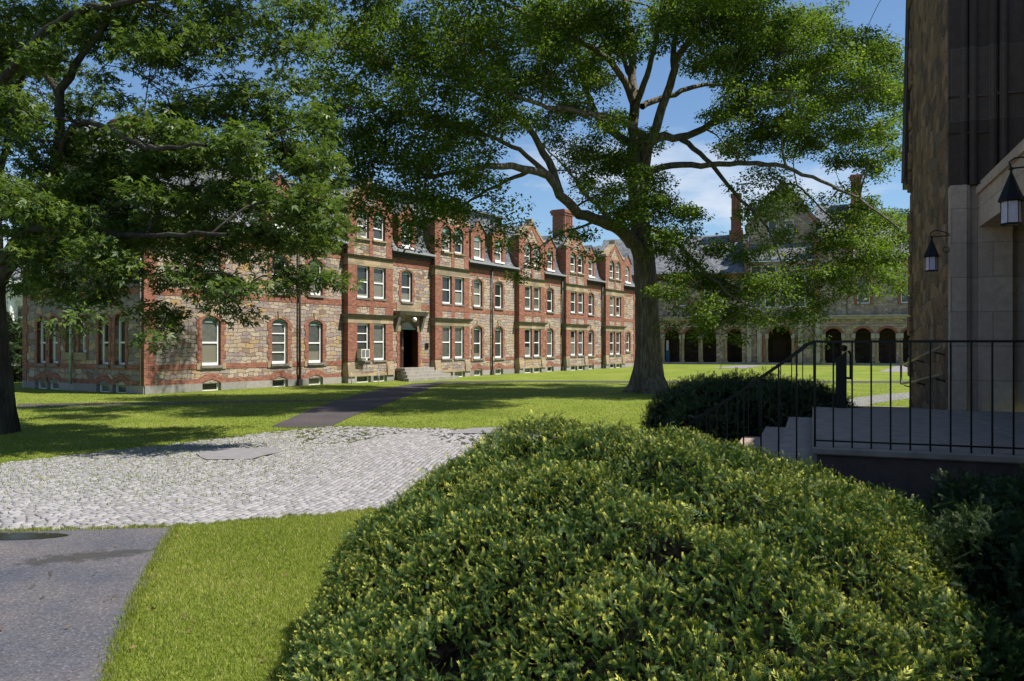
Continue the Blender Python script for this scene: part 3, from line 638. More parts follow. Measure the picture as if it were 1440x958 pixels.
# upper storeys
b=bmesh.new(); UW=[(.6,1.1,6.3,8.8),(-2.9,1.1,6.3,8.8),(3.6,1.1,6.3,8.8)]; RW=[(18.9,1.2,6.3,8.9),(23.0,1.3,6.3,9.3),(26.5,1.3,6.3,9.3)]
sheet(b,rect(-9,7.4,5.15,9.7),[rect(c-w_/2,c+w_/2,a,z) for c,w_,a,z in UW],-.1,-.4)
CWN=[(8.4+1.45*i,1.2) for i in range(4)]
cw=[rect(c-.56,c+.56,6.0,9.4) for c,_ in CWN]+[rect(c-.56,c+.56,9.6,10.4) for c,_ in CWN]
sheet(b,[(7.4,5.15),(14.3,5.15),(14.3,10.9),(7.4,10.9)],cw,.0,-.4)
sheet(b,rect(14.3,17.4,5.15,12.8),[rect(15.2,16.4,7.0,7.001+.0) ] if 0 else [],-.1,-.4)
sheet(b,rect(17.4,34,5.15,10.6),[rect(c-w_/2,c+w_/2,a,z) for c,w_,a,z in RW],-.1,-.4)
sheet(b,[(7.6,12.9),(14.4,12.9),(14.4,15.2),(11.1,19.6),(7.6,15.2)],[rect(9.6,10.5,13.5,15.4),rect(11.3,12.2,13.5,15.4)],-1.2,-1.6)
bx(b,17.2,17.45,.1,8,5.15,13.5); bx(b,7.2,7.45,.1,8,9,13)
parts('upper_wall',b,'farstone',far)
b=bmesh.new(); sheet(b,rect(-9,7.4,9.2,9.7),[],-.08,-.2); sheet(b,rect(17.4,34,9.9,10.6),[],-.08,-.2); sheet(b,rect(14.3,17.4,12.0,12.8),[],-.08,-.2)
for c,w_,a,z in UW+RW: sheet(b,rect(c-w_/2-.3,c+w_/2+.3,a-.1,z+.35),[rect(c-w_/2,c+w_/2,a,z)],-.07,-.2)
bx(b,14.15,14.55,-.35,.3,5.15,13.9); bx(b,14.1,14.6,-.5,-.1,5.15,8.0); bx(b,17.2,17.9,-.2,.9,10.2,15.0); bx(b,7.3,7.6,-.3,.3,9,13.5)
for s in (-1,1):
    q=[(11.1-s*3.55,14.9),(11.1,19.5),(11.1,19.1),(11.1-s*3.2,14.9)]; sheet(b,q if s>0 else q[::-1],[],-1.17,-1.5)
parts('brick_trim',b,'brick',far)
b=bmesh.new()
for s in (-1,1):
    q=[(11.1-s*3.75,14.9),(11.1,19.75),(11.1,19.45),(11.1-s*3.55,14.85)]; sheet(b,q if s>0 else q[::-1],[],-1.1,-1.6,back=True)
bx(b,7.1,7.5,-.35,.2,12.9,13.7); bx(b,14.1,14.6,-.4,.3,13.5,14.0)
parts('coping',b,'fartrim',far)
for c,_ in CWN:
    window(far,'window',c,6.0,1.12,3.4,0,d=0,dep=.1); window(far,'window',c,9.6,1.12,.8,0,d=0,kind='base',dep=.1)
for c,w_,a,z in UW+RW: window(far,'window',c,a,w_,z-a,0,d=-.1,dep=.12)
for c in (10.05,11.75): window(far,'window',c,13.5,.9,1.9,0,d=-1.2,dep=.12)
b=bmesh.new()
def slab(b,p,t=.15):
    hexa(b,[tuple(q) for q in p]+[(q[0],q[1],q[2]+t) for q in p])
slab(b,[(7.2,-.35,10.9),(14.2,-.35,10.9),(14.2,1.6,13.1),(7.2,1.6,13.1)])
slab(b,[(14.4,-.3,12.8),(17.9,-.3,12.8),(17.9,5,17.2),(14.4,5,17.2)])
slab(b,[(17.5,-.3,10.6),(34,-.3,10.6),(34,5,15.2),(18.5,5,15.2)])
slab(b,[(-9,-.3,9.7),(7.4,-.3,9.7),(7.4,5,14.4),(-9,5,14.4)])
slab(b,[(7.4,5,14.4),(-9,5,14.4),(-9,10,9.7),(7.4,10,9.7)]); slab(b,[(34,5,15.2),(18.5,5,15.2),(18.5,10,10),(34,10,10)])
for s in (-1,1): slab(b,[(11.1,1.0,19.55),(11.1+s*3.9,1.0,14.6),(11.1+s*3.9,10,14.6),(11.1,10,19.55)])
parts('roof',b,'slate',far)
def chim2(x,y,z0,z1):
    b=bmesh.new(); bx(b,x-.75,x+.75,y-.6,y+.6,z0,z0+1.3); bx(b,x-.55,x+.55,y-.45,y+.45,z0+1.3,z0+2.6); bx(b,x-.62,x+.62,y-.52,y+.52,z0+2.6,z0+2.8)
    for i in (-1,0,1): bx(b,x+i*.36-.13,x+i*.36+.13,y-.5,y+.5,z0+2.8,z1-.35)
    bx(b,x-.5,x+.5,y-.4,y+.4,z0+2.8,z1-.3); bx(b,x-.6,x+.6,y-.55,y+.55,z1-.35,z1); obj('chimney',b,'brick',far)
chim2(6.2,4.5,13.6,19.0); chim2(18.6,4.5,14.5,20.3)
o=empty('notice_panel',tuple(Matrix.Rotation(FA,3,'Z')@Vector((-.95,.9,0))+Vector(FO)),FA,'small blue panel standing in the leftmost dark archway','panel'); b=bmesh.new(); bx(b,-.2,.2,-.03,.03,.15,1.5); obj('board',b,'blue',o); b=bmesh.new(); bx(b,-.16,.1,-.04,-.03,1.5,2.6); obj('upper_sheet',b,'clap',o)
# ---------------------------------------------------------------- ground sheets
def flat(name,pts,z,mat,kind='structure'):
    bm=bmesh.new(); pp=[Vector((p[0],p[1],0)) for p in pts]; v=[bm.verts.new((p.x,p.y,z)) for p in pp]
    for t in tessellate_polygon([pp]): bm.faces.new([v[i] for i in t])
    bmesh.ops.recalc_face_normals(bm,faces=bm.faces[:])
    if sum(f.normal.z for f in bm.faces)<0: bmesh.ops.reverse_faces(bm,faces=bm.faces[:])
    return tag(obj(name,bm,mat),kind=kind)
def jag(pts,amp=.05,step=.35):
    out=[]; n=len(pts)
    for i in range(n):
        a=Vector(pts[i]); b=Vector(pts[(i+1)%n]); k=max(1,min(60,int((b-a).length/step)))
        for j in range(k): p=a.lerp(b,j/k); out.append((p.x+random.uniform(-amp,amp),p.y+random.uniform(-amp,amp)))
    return out
flat('lawn',[(-500,-60),(500,-60),(500,900),(-500,900)],0,'grass')
asph=[(-14,8.75),(-5.8,8.93),(-3.87,9.17),(-3.72,8.6),(-3.4,7.5),(-3.05,6.4),(-2.74,5.5),(-2.5,4.9),(-2.2,3.5),(-2,0),(-14,0)]
flat('asphalt_drive',jag(asph,.045,.12),.008,'asphalt')
cob=[(-13,8.8),(-5.8,8.98),(-3.9,9.22),(-2.15,9.95),(-.4,10.8),(1.6,12.0),(1.4,19.8),(-.3,19.76),(-1.35,19.76),(-3.2,20.1),(-4.6,20.3),(-5.5,19.4),(-6.6,17.7),(-7.5,16.2),(-8.3,15.0),(-9,13.9),(-13,13)]
flat('sett_bed',jag(cob,.05),.004,'joint')
wk=[G(583,539.5),G(540,547),G(500,556),G(440,575),G(380,601),G(462,602),G(500,584),G(560,562),G(625,538)]
flat('footpath',jag(wk,.03),.012,'path')
flat('footpath',jag([G(25,568),G(200,566),G(360,563.5),G(470,562),G(478,564.5),G(360,566.2),G(200,570),G(25,573.5)],.02),.0075,'path')
flat('footpath',[G(615,536.6),G(760,535.5),G(900,536),G(1290,536),G(1290,538.6),G(900,538.5),G(760,537.5),G(600,540)],.0075,'path')
flat('footpath',[G(1162,574),G(1200,560),G(1240,555),G(1290,551),G(1290,559),G(1232,567),G(1205,574)],.0075,'concrete')
flat('footpath',[G(1236,523),G(1262,514.6),G(1300,514.6),G(1300,524)],.0075,'concrete')
flat('footpath',[G(1000,518),G(1040,513.9),G(1075,513.9),G(1050,518)],.0075,'concrete')
patch=[G(275,641),G(305,633),G(385,632),G(400,636),G(355,648),G(290,649)]
flat('concrete_patch',jag(patch,.05,.2),.034,'concrete')
flat('kerb_strip',[G(628,612),G(660,604),G(712,602),G(712,611)],.036,'concrete')
pud=[]
for i in range(40):
    a=i/40*2*math.pi; pud.append((-6.1+1.2*math.cos(a)*(1+.10*math.sin(3*a)),8.66+.23*math.sin(a)*(1+.3*math.sin(2*a+1))))
flat('puddle',pud,.012,'water')
for q in ([(40,829),(49,822),(50,825),(42,831)],[(68,806),(73,803),(74,811),(70,812)],[(56,843),(62,839),(63,841),(57,845)]): flat('asphalt_crack',[G(*p) for p in q],.0135,'stain')
def inpoly(x,y,poly):
    c=np.zeros(len(x),bool); n=len(poly)
    for i in range(n):
        x0,y0=poly[i]; x1,y1=poly[(i+1)%n]
        if y0==y1: continue
        c^=((y0>y)!=(y1>y))&(x<(x1-x0)*(y-y0)/(y1-y0)+x0)
    return c
# cobbles: rows of setts that bend gently
def setts():
    rw,sl=.088,.150; rows=int(24/rw); P=[]
    for i in range(rows):
        n=int(22/sl); l=sl*rng.uniform(.8,1.25,n); s=np.cumsum(l)-l/2; P.append(np.stack([s-11+rng.uniform(0,.1),np.full(n,i*rw-12),l],1))
    P=np.concatenate(P); x=P[:,0]; y=P[:,1]+.35*np.sin(x*.45)+.02*np.sin(x*3+y_seed)
    an=R(76); c,s=math.cos(an),math.sin(an); X=-5+x*c-y*s; Y=14.5+x*s+y*c; rot=an+np.arctan(.1575*np.cos(x*.45))
    k=inpoly(X,Y,cob)&(Y<21); ck=~inpoly(X,Y,patch); k&=ck
    # nearer to the grass the paving breaks up
    g=rng.random(len(X)); k&=~((Y>17.5+1.2*np.sin(X*2))&(g<.35))
    X,Y,rot,l=X[k],Y[k],rot[k],P[k,2]; n=len(X)
    hx=l/2-.009-rng.uniform(0,.006,n); hy=rw/2-.008-rng.uniform(0,.005,n); top=.030+rng.normal(0,.0025,n)
    base=np.array([[-1,-1],[1,-1],[1,1],[-1,1]]); V=np.zeros((n,12,3))
    for r_,(f,z) in enumerate(((1,0.0),(1,.6),(.78,1.))):
        q=base[None]*f*np.stack([hx,hy],1)[:,None,:]+rng.uniform(-.005,.005,(n,4,2)); V[:,r_*4:r_*4+4,0]=q[...,0]; V[:,r_*4:r_*4+4,1]=q[...,1]; V[:,r_*4:r_*4+4,2]=top[:,None]*z+(rng.normal(0,.0012,(n,4)) if z==1 else 0)
    ca,sa=np.cos(rot)[:,None],np.sin(rot)[:,None]; vx=V[...,0]*ca-V[...,1]*sa+X[:,None]; vy=V[...,0]*sa+V[...,1]*ca+Y[:,None]; V[...,0]=vx; V[...,1]=vy
    fc=[(8,9,10,11)]
    for o in (0,4):
        for i in range(4): j=(i+1)%4; fc.append((o+i,o+j,o+4+j,o+4+i))
    Fq=(np.array(fc)[None]+12*np.arange(n)[:,None,None]).reshape(-1,4)
    t=np.repeat(rng.random(n),12)
    tag(npmesh('cobblestone_paving',V.reshape(-1,3),[Fq],'cobble',tint=t),kind='structure')
y_seed=0
setts()
def blades(name,X,Y,h,wd,z0=0,lean=.5,straw=.12):
    n=len(X); a=rng.uniform(0,2*np.pi,n); hh=h*rng.uniform(.5,1.25,n); w_=wd*rng.uniform(.7,1.3,n)
    dx,dy=np.cos(a)*w_/2,np.sin(a)*w_/2; la=rng.uniform(0,2*np.pi,n); lm=hh*lean*rng.random(n)
    V=np.zeros((n,3,3)); V[:,0]=np.stack([X-dx,Y-dy,np.full(n,z0)],1); V[:,1]=np.stack([X+dx,Y+dy,np.full(n,z0)],1); V[:,2]=np.stack([X+np.cos(la)*lm,Y+np.sin(la)*lm,z0+hh],1)
    patchy=.5+.5*np.sin(X*1.3+np.sin(Y*.9)*2)*np.sin(Y*1.1+X*.5)
    t=np.clip(rng.normal(.36,.16,n)+.15*patchy,0,1); t[rng.random(n)<straw*(.4+patchy)]=.95
    return V.reshape(-1,3),np.arange(3*n).reshape(-1,3),np.repeat(t,3)
def scatter(n,poly=None,ex=()):
    xs=[p[0] for p in poly]; ys=[p[1] for p in poly]
    X=rng.uniform(min(xs),max(xs),n); Y=rng.uniform(min(ys),max(ys),n); k=inpoly(X,Y,poly)
    for e in ex: k&=~inpoly(X,Y,e)
    return X[k],Y[k]
ac=Acc()
near=[(-3.92,9.25),(-3.74,8.6),(-3.43,7.5),(-3.08,6.4),(-2.77,5.5),(-2.53,4.9),(-2.3,4.2),(.5,4.2),(1,11.6),(-.4,10.85),(-2.15,10.0)]
X,Y=scatter(260000,near,[[(-1.2,4),(-1.2,7),(0,8.5),(1,8.5),(1,4)]]); V,Fq,t=blades('',X,Y,.036,.006,lean=1.1,straw=.2); ac.add(V,Fq,t)
# ragged tufts along the edges of asphalt and paving
for poly,cnt,sp in ((asph[1:8],3500,.035),(cob[:6],4200,.05),(cob[6:16],9000,.22)):
    P=np.array(poly); d=np.diff(P,axis=0); L_=np.hypot(d[:,0],d[:,1]); i=rng.choice(len(d),cnt,p=L_/L_.sum()); u=rng.random(cnt)
    q=P[i]+d[i]*u[:,None]+rng.normal(0,sp,(cnt,2)); V,Fq,t=blades('',q[:,0],q[:,1],.045,.008); ac.add(V,Fq,t)
ac.build('grass','blade'); tag(bpy.data.objects['grass'],'short sunlit grass between the asphalt, the cobbles and the big yew','grass',kind='stuff')
# far lawn blades
ac=Acc(); n=230000; v=rng.uniform(0,1,n); Y=12.5*(46/12.5)**v; X=(rng.uniform(-40,1330,n)-CX)/F*Y
k=~inpoly(X,Y,cob)&~inpoly(X,Y,wk)&((Y>19.6)|(X<-5)|(X>3)); 
V,Fq,t=blades('',X[k],Y[k],.035,.016,lean=1.3,straw=.08); sc_=np.repeat((Y[k]/20)**.6,3); ac.add(V,Fq,t)
ac.build('grass','blade'); tag(bpy.data.objects['grass.001'],'mown lawn grass between the cobbles and the two halls','grass',kind='stuff')
# grass in the joints of the cobbles (left, upper part)
n=52000; X=rng.uniform(-11,-1,n); Y=rng.uniform(9.3,20,n); pr=np.clip((Y-9.7)/2.6,0,1)*np.clip((-X-2.4)/2.6,.03,1)
k=inpoly(X,Y,cob)&(rng.random(n)<pr*.9+.03)&~inpoly(X,Y,patch)
x_=X; an=R(76)
# snap to the joints between rows
dx=X+5; dy=Y-14.5; lx=dx*math.cos(an)+dy*math.sin(an); ly=-dx*math.sin(an)+dy*math.cos(an); off=.35*np.sin(lx*.45)+.02*np.sin(lx*3); j=np.round((ly-off+12)/.088-.5)+.5; ly=j*.088-12+off+rng.normal(0,.006,n)
X=-5+lx*math.cos(an)-ly*math.sin(an); Y=14.5+lx*math.sin(an)+ly*math.cos(an)
V,Fq,t=blades('',X[k],Y[k],.042,.020,z0=.008,lean=.6); ac=Acc(); ac.add(V,Fq,t); ac.build('moss','blade'); tag(bpy.data.objects['moss'],'grass tufts growing in the joints of the cobblestones','grass',kind='stuff')

# ---------------------------------------------------------------- chapel, landing and railings (local x into the wall, y away)
CA=math.atan2(-.353,.936); CO=(6.7,12.15,0)
def cp(x,y,z=0): return (CO[0]+x*.936+y*.353, CO[1]-x*.353+y*.936, z)
ch=empty('chapel',CO,CA,'dark fieldstone chapel with dressed limestone doorway at the right edge','building')
b=bmesh.new(); bx(b,0,12,.12,5.4,-.1,12); obj('fieldstone_wall',b,'chrubble',ch)
b=bmesh.new(); hexa(b,[(-.13,5.3,5.7),(.1,5.3,5.7),(.1,5.95,5.7),(-.13,5.95,5.7),(.02,5.3,12),(.3,5.3,12),(.3,5.95,12),(.02,5.95,12)]); bx(b,-.1,.12,5.28,5.97,5.55,5.7); obj('hanging_pier',b,'woodtrim',ch)
b=bmesh.new()   # rough quoins that break the outline
for i in range(26):
    z=.1+i*.44; e=random.uniform(.01,.07); bx(b,-e,.3,5.1+random.uniform(-.25,.1),5.4+random.uniform(.0,.06),z,z+.40)
obj('quoins',b,'chrubble',ch,bevel=.02)
def jamb(z0,z1,mat,name,sh=0.):
    b=bmesh.new()
    for x0,x1,y in ((-.02,.20,-.06),(.20,.25,.0),(.25,.36,.08),(.36,.40,.0),(.40,.80,-.05),(.80,.86,.05),(.86,1.9,.10)):
        bx(b,x0,x1,y+sh,.14,z0,z1)
    obj(name,b,mat,ch)
jamb(.0,4.52,'lime','jamb'); 
b=bmesh.new()
for x0,x1,y in ((-.03,.16,.0),(.16,.30,.11),(.55,.70,.11),(.70,1.02,.04),(1.02,1.3,.09),(.30,.55,.03),(1.3,2.6,.11)): bx(b,x0,x1,y,.14,4.52,12)
for x in (.17,.30,.56,.70,1.02,1.32):
    bmesh.ops.create_cone(b,cap_ends=False,segments=10,radius1=.06,radius2=.06,depth=7.48,matrix=Matrix.Translation((x,.03,8.26)))
bx(b,-.04,.95,.0,.1,5.85,5.89); bx(b,-.04,.5,.0,.1,5.3,5.33)
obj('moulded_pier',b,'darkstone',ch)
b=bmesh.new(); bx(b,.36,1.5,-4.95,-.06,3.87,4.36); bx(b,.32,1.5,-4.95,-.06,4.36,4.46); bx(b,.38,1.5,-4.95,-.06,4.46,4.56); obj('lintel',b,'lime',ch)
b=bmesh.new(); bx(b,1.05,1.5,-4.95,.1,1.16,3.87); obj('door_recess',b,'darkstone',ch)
b=bmesh.new(); 
for y in (-1.2,-2.3,-3.4): bx(b,.95,1.05,y-1.05,y+.0,1.17,3.6)
obj('door',b,'door',ch)
b=bmesh.new(); bx(b,1.62,4,-6.0,.1,4.6,7.6); obj('added_shade_wall',b,'chrubble',ch)  # unseen wall, added to cast shade over the landing and steps
b=bmesh.new(); bx(b,0,1.6,-6.2,-4.95,-.1,4.52); bx(b,-.06,1.6,-6.25,-4.9,4.52,4.62); obj('near_pier',b,'lime',ch)
b=bmesh.new(); hexa(b,[(.05,-16,-.1),(1.4,-16,-.1),(1.4,-6.26,-.1),(.05,-6.26,-.1),(.05,-16,1.9),(1.4,-16,1.9),(1.4,-6.26,2.8),(.05,-6.26,2.8)]); obj('shadow_edge_wall',b,'chrubble',ch)  # unseen wall, height sloped to place its shadow edge on the big yew
b=bmesh.new(); hexa(b,[(-.03,-16,1.9),(1.5,-16,1.9),(1.5,-6.28,2.8),(-.03,-6.28,2.8),(-.03,-16,2.02),(1.5,-16,2.02),(1.5,-6.28,2.92),(-.03,-6.28,2.92)]); obj('shadow_edge_coping',b,'lime',ch)  # coping of the same unseen shadow-casting wall
# landing with steps
ld=empty('stone_landing',CO,CA,'raised grey stone landing with steps in shade beside the chapel door','landing')
b=bmesh.new(); bx(b,-1.98,-.03,-5.83,-.69,1.08,1.15); bx(b,-.03,.95,-4.9,-.69,1.08,1.15); obj('paving_slab',b,'landing',ld,bevel=.012)
b=bmesh.new(); bx(b,-1.94,.95,-5.79,-.73,0,1.08); obj('landing_wall',b,'darkstone',ld)  # shade under the landing is put into this dark stone colour
for i in range(6):
    z=1.15-.164*(i+1); b=bmesh.new(); bx(b,-1.98-.34*(i+1),-1.96-.34*i+.02,-5.83,-.69,z-.165 if z>.2 else 0,z); obj('step',b,'landing',ld)
b=bmesh.new(); hexa(b,[(-1.15,-.69,.0),(-.03,-.69,.0),(-.03,6.5,.0),(-1.15,6.5,.0),(-1.15,-.69,1.145),(-.03,-.69,1.145),(-.03,6.5,.68),(-1.15,6.5,.68)]); obj('ramp',b,'landing',ld)
# iron railing on the near edge and down the steps
def bar(b,p,q,r,n=6):
    p=Vector(p); q=Vector(q); d=q-p; m=Matrix.Translation((p+q)/2)@d.to_track_quat('Z','Y').to_matrix().to_4x4()
    bmesh.ops.create_cone(b,cap_ends=True,segments=n,radius1=r,radius2=r,depth=d.length,matrix=m)
def flatbar(b,p,q,w,h):
    p=Vector(p); q=Vector(q); d=(q-p).normalized(); s=d.cross(Vector((0,0,1))).normalized()*w/2; u=s.normalized().cross(d)*h/2; e=d*.004
    hexa(b,[p-s-u-e,q-s-u+e,q+s-u+e,p+s-u-e,p-s+u-e,q-s+u+e,q+s+u+e,p+s+u-e])
def railing(y,label,land):
    r=empty('iron_railing',cp(0,0,0),CA,label,'railing'); 
    b=bmesh.new(); top=2.13
    if land: flatbar(b,(-1.96,y,top),(-.03,y,top+.0),.045,.022)
    cv=[(-1.96,y,top),(-2.04,y,top-.03),(-2.12,y,top-.10),(-2.22,y,top-.18),(-2.7,y,1.60),(-3.1,y,1.33),(-3.6,y,1.0),(-3.75,y,.93),(-3.85,y,.95)]
    for p,q in zip(cv,cv[1:]): flatbar(b,p,q,.05,.028)
    obj('top_rail',b,'iron',r)
    if land: b=bmesh.new(); flatbar(b,(-1.96,y,1.21),(-.03,y,1.21),.03,.014); obj('bottom_rail',b,'iron',r)
    xs=[(-1.96+.16*i,1.15,top) for i in range(13)] if land else [(-1.96,1.15,top)]
    for i in range(1,12):
        x=-1.96-.16*i
        if x>-3.8: zt=np.interp(-x,[-c[0] for c in cv],[c[2] for c in cv]); xs.append((x,max(0,1.15-.164*math.ceil((-x-1.97)/.34)),zt))
    for i,(x,z0,z1) in enumerate(xs):
        if x>-.04: continue
        b=bmesh.new(); w_=.011 if abs(x+1.96)>.01 else .018; bx(b,x-w_/2-.002,x+w_/2+.002,y-w_/2,y+w_/2,z0-(.0),z1-.005); obj('baluster',b,'iron',r)
railing(-5.79,'black iron railing with thin balusters along the near edge of the landing',True)
railing(-.75,'black iron handrail down the far side of the steps',False)
p_=empty('metal_post',(4.96,12.0,1.15),CA,'black metal post with slanted top at the far edge of the landing','post')
b=bmesh.new(); hexa(b,[(-.075,-.05,0),(.075,-.05,0),(.075,.05,0),(-.075,.05,0),(-.075,-.05,.72),(.075,-.05,.86),(.075,.05,.86),(-.075,.05,.72)]); obj('post_body',b,'iron',p_)
b=bmesh.new(); bmesh.ops.create_uvsphere(b,u_segments=10,v_segments=8,radius=.05,matrix=Matrix.Translation((.04,0,.9))); obj('knob',b,'iron',p_,True)
b=bmesh.new(); bar(b,(.07,0,.45),(.13,0,.45),.018); bar(b,(.13,0,.43),(.13,0,.82),.018); bar(b,(.13,0,.82),(.10,0,.86),.018); obj('bracket',b,'iron',p_)
wr=empty('wall_handrail',cp(0,0,0),CA,'worn tan double handrail fixed to the dark chapel wall along the ramp','handrail')
for dz,x1 in ((.0,5.6),(-.42,5.6)):
    tube('rail',[(-.14,.05,2.06+dz),(-.14,5.6,1.66+dz)],.022,'brass',wr,8)
    for y in (.6,3.0,5.2): b=bmesh.new(); bar(b,(-.14,y,2.02-.0714*y+dz),(.0,y,1.98-.0714*y+dz),.012); obj('bracket',b,'iron',wr)
tube('end_loop',[(-.14,5.6,1.66),(-.14,5.85,1.64),(-.14,5.85,1.24),(-.14,5.6,1.24)],.022,'iron',wr,8)
# lanterns
def lantern(loc,label,arm):
    o=empty('wall_lantern',loc,CA,label,'lantern',None); o.scale=(.9,.9,.9)
    def ring(b,prof,n=6,off=0):
        pr=None
        for r_,z in prof:
            vs=[b.verts.new((r_*math.cos(2*math.pi*(i+off)/n),r_*math.sin(2*math.pi*(i+off)/n),z)) for i in range(n)]
            if pr: 
                for i in range(n): b.faces.new((pr[i],pr[(i+1)%n],vs[(i+1)%n],vs[i]))
            pr=vs
        return pr
    b=bmesh.new(); ring(b,[(.085,-.235),(.095,-.22),(.088,0)]); obj('glass_body',b,'frosted',o)
    b=bmesh.new(); ring(b,[(.115,-.0),(.122,.012),(.05,.20),(.012,.30),(.012,.33),(.03,.335),(.012,.36)]); obj('conical_hood',b,'iron',o)
    b=bmesh.new(); ring(b,[(.092,-.24),(.10,-.235),(.10,-.22),(.094,-.22)]); 
    for i in range(6): a=i*math.pi/3; bar(b,(.094*math.cos(a),.094*math.sin(a),-.23),(.094*math.cos(a),.094*math.sin(a),0),.004,4)
    obj('cage',b,'iron',o)
    pts=[(0,0,.35),(-.02,0,.41),(.03,0,.45),(.1,0,.455),(.2,0,.42),(arm,0,.36)]
    tube('bracket_arm',[(.0,0,.345),(arm,0,.36)],.009,'iron',o,6); tube('scroll',pts,.008,'iron',o,6)
    cr=[(.22+.05*math.cos(t),0,.12+.05*math.sin(t)) for t in np.linspace(.5,5.6,10)]+[(arm,0,.2)]
    tube('scroll',cr,.007,'iron',o,6); b=bmesh.new(); bx(b,arm-.02,arm,-.05,.05,.1,.45); obj('back_plate',b,'iron',o); return o
lantern(W(1422,284,7.4),'frosted lantern on iron bracket, the larger one nearest the right edge',.36)
lantern(W(1310,362,12.25),'small frosted lantern on iron bracket before the rough dark stone wall',.30)
# ---------------------------------------------------------------- white house beyond the left corner
hs=empty('white_house',(-37.0,62,0),R(10),'white clapboard house with columned porch beyond the left corner','house')
b=bmesh.new(); sheet(b,rect(-8,5,0,6.2),[rect(x-.5,x+.5,3.3,5.2) for x in (-4,-1,1.2,3.2)],0,-.3); bx(b,-8,5,.3,9,0,6.2); obj('wall',b,'clap',hs)
for x in (-4,-1,1.2,3.2): window(hs,'window',x,3.3,1.0,1.9,0)
b=bmesh.new(); bx(b,-8.4,5.4,-1.9,9.3,6.2,6.7); bx(b,-8.6,5.6,-2.1,9.5,6.7,6.95); bx(b,-8.2,5.2,-1.7,.0,2.75,3.0)
obj('cornice',b,'white',hs)
for x in (-4.5,-1.2,2.1,4.9): 
    b=bmesh.new(); bmesh.ops.create_cone(b,cap_ends=True,segments=14,radius1=.24,radius2=.19,depth=5.9,matrix=Matrix.Translation((x,-1.5,3.15))); bx(b,x-.32,x+.32,-1.82,-1.18,0,.2); bx(b,x-.3,x+.3,-1.8,-1.2,6.0,6.2); obj('column',b,'white',hs)
b=bmesh.new(); hexa(b,[(-8.6,-2.1,6.95),(5.6,-2.1,6.95),(5.6,9.5,6.95),(-8.6,9.5,6.95),(-6,1.5,9.3),(3,1.5,9.3),(3,6,9.3),(-6,6,9.3)]); obj('roof',b,'slate',hs)

# ---------------------------------------------------------------- vegetation
def xform(T,n,pos,nrm,size,fwd=None):
    """place template T (k,3: x right, y forward, z normal) n times"""
    nrm=nrm/np.linalg.norm(nrm,axis=1)[:,None]
    f=rng.normal(size=(n,3)) if fwd is None else fwd
    f=f-(f*nrm).sum(1)[:,None]*nrm; f/=np.linalg.norm(f,axis=1)[:,None]+1e-9; r=np.cross(f,nrm)
    return pos[:,None,:]+size[:,None,None]*(T[None,:,0:1]*r[:,None,:]+T[None,:,1:2]*f[:,None,:]+T[None,:,2:3]*nrm[:,None,:])
LEAF_S=np.array([(0,0,0),(.30,.5,.06),(0,1,-.08),(-.30,.5,.06)],float); LEAF_SF=np.array([(0,1,2,3)])
def lobe(a,l,w,b0):
    c,s=math.sin(a),math.cos(a); d=(c,s); p=(s,-c); o=len(b0)
    m=.45*l
    b0+= [(d[0]*m+p[0]*w,d[1]*m+p[1]*w,.04),(d[0]*l,d[1]*l,-.07),(d[0]*m-p[0]*w,d[1]*m-p[1]*w,.04)]
    return (0,o,o+1,o+2)
_v=[(0,0,0)]; _f=[lobe(0,1.0,.15,_v),lobe(.85,.72,.13,_v),lobe(-.85,.72,.13,_v)]
LEAF_L=np.array(_v,float); LEAF_LF=np.array(_f)
def leaves_at(acc,C,rad,n,size,T=LEAF_S,TF=LEAF_SF,flat_=.52,droop=.35,tmean=.4):
    """C (m,3) cluster centres, n leaves about each"""
    m=len(C); N=m*n; d=rng.normal(size=(N,3)); d/=np.linalg.norm(d,axis=1)[:,None]; rr=rng.random(N)**.45
    sc3=np.array([1,1,flat_]); off=d*rr[:,None]*sc3*np.repeat(rad,n)[:,None]; P=np.repeat(C,n,axis=0)+off
    nr=np.stack([rng.normal(0,.55,N),rng.normal(0,.55,N),np.full(N,.75)],1)+off*.4
    fw=off/ (np.linalg.norm(off,axis=1)[:,None]+1e-6)+rng.normal(0,.5,(N,3)); fw[:,2]-=droop
    V=xform(T,N,P,nr,size*rng.uniform(.7,1.25,N),fw); t=np.clip(rng.normal(tmean,.17,N)+.22*(off[:,2]/(np.repeat(rad,n)+1e-6)),0,1)  # leaves high in a cluster get a lighter tint, as if sunlit
    k=len(T); Fq=(TF[None]+k*np.arange(N)[:,None,None]).reshape(-1,TF.shape[1]); acc.add(V.reshape(-1,3),Fq,np.repeat(t,k))
def smooth_poly(pts,step=.5):
    P=[np.array(p,float) for p in pts]; P=[2*P[0]-P[1]]+P+[2*P[-1]-P[-2]]; out=[]
    for i in range(1,len(P)-2):
        n=max(2,int(np.linalg.norm(P[i+1]-P[i])/step))
        for j in range(n):
            t=j/n; out.append(.5*((2*P[i])+(-P[i-1]+P[i+1])*t+(2*P[i-1]-5*P[i]+4*P[i+1]-P[i+2])*t*t+(-P[i-1]+3*P[i]-3*P[i+1]+P[i+2])*t**3))
    out.append(P[-2]); return np.array(out)
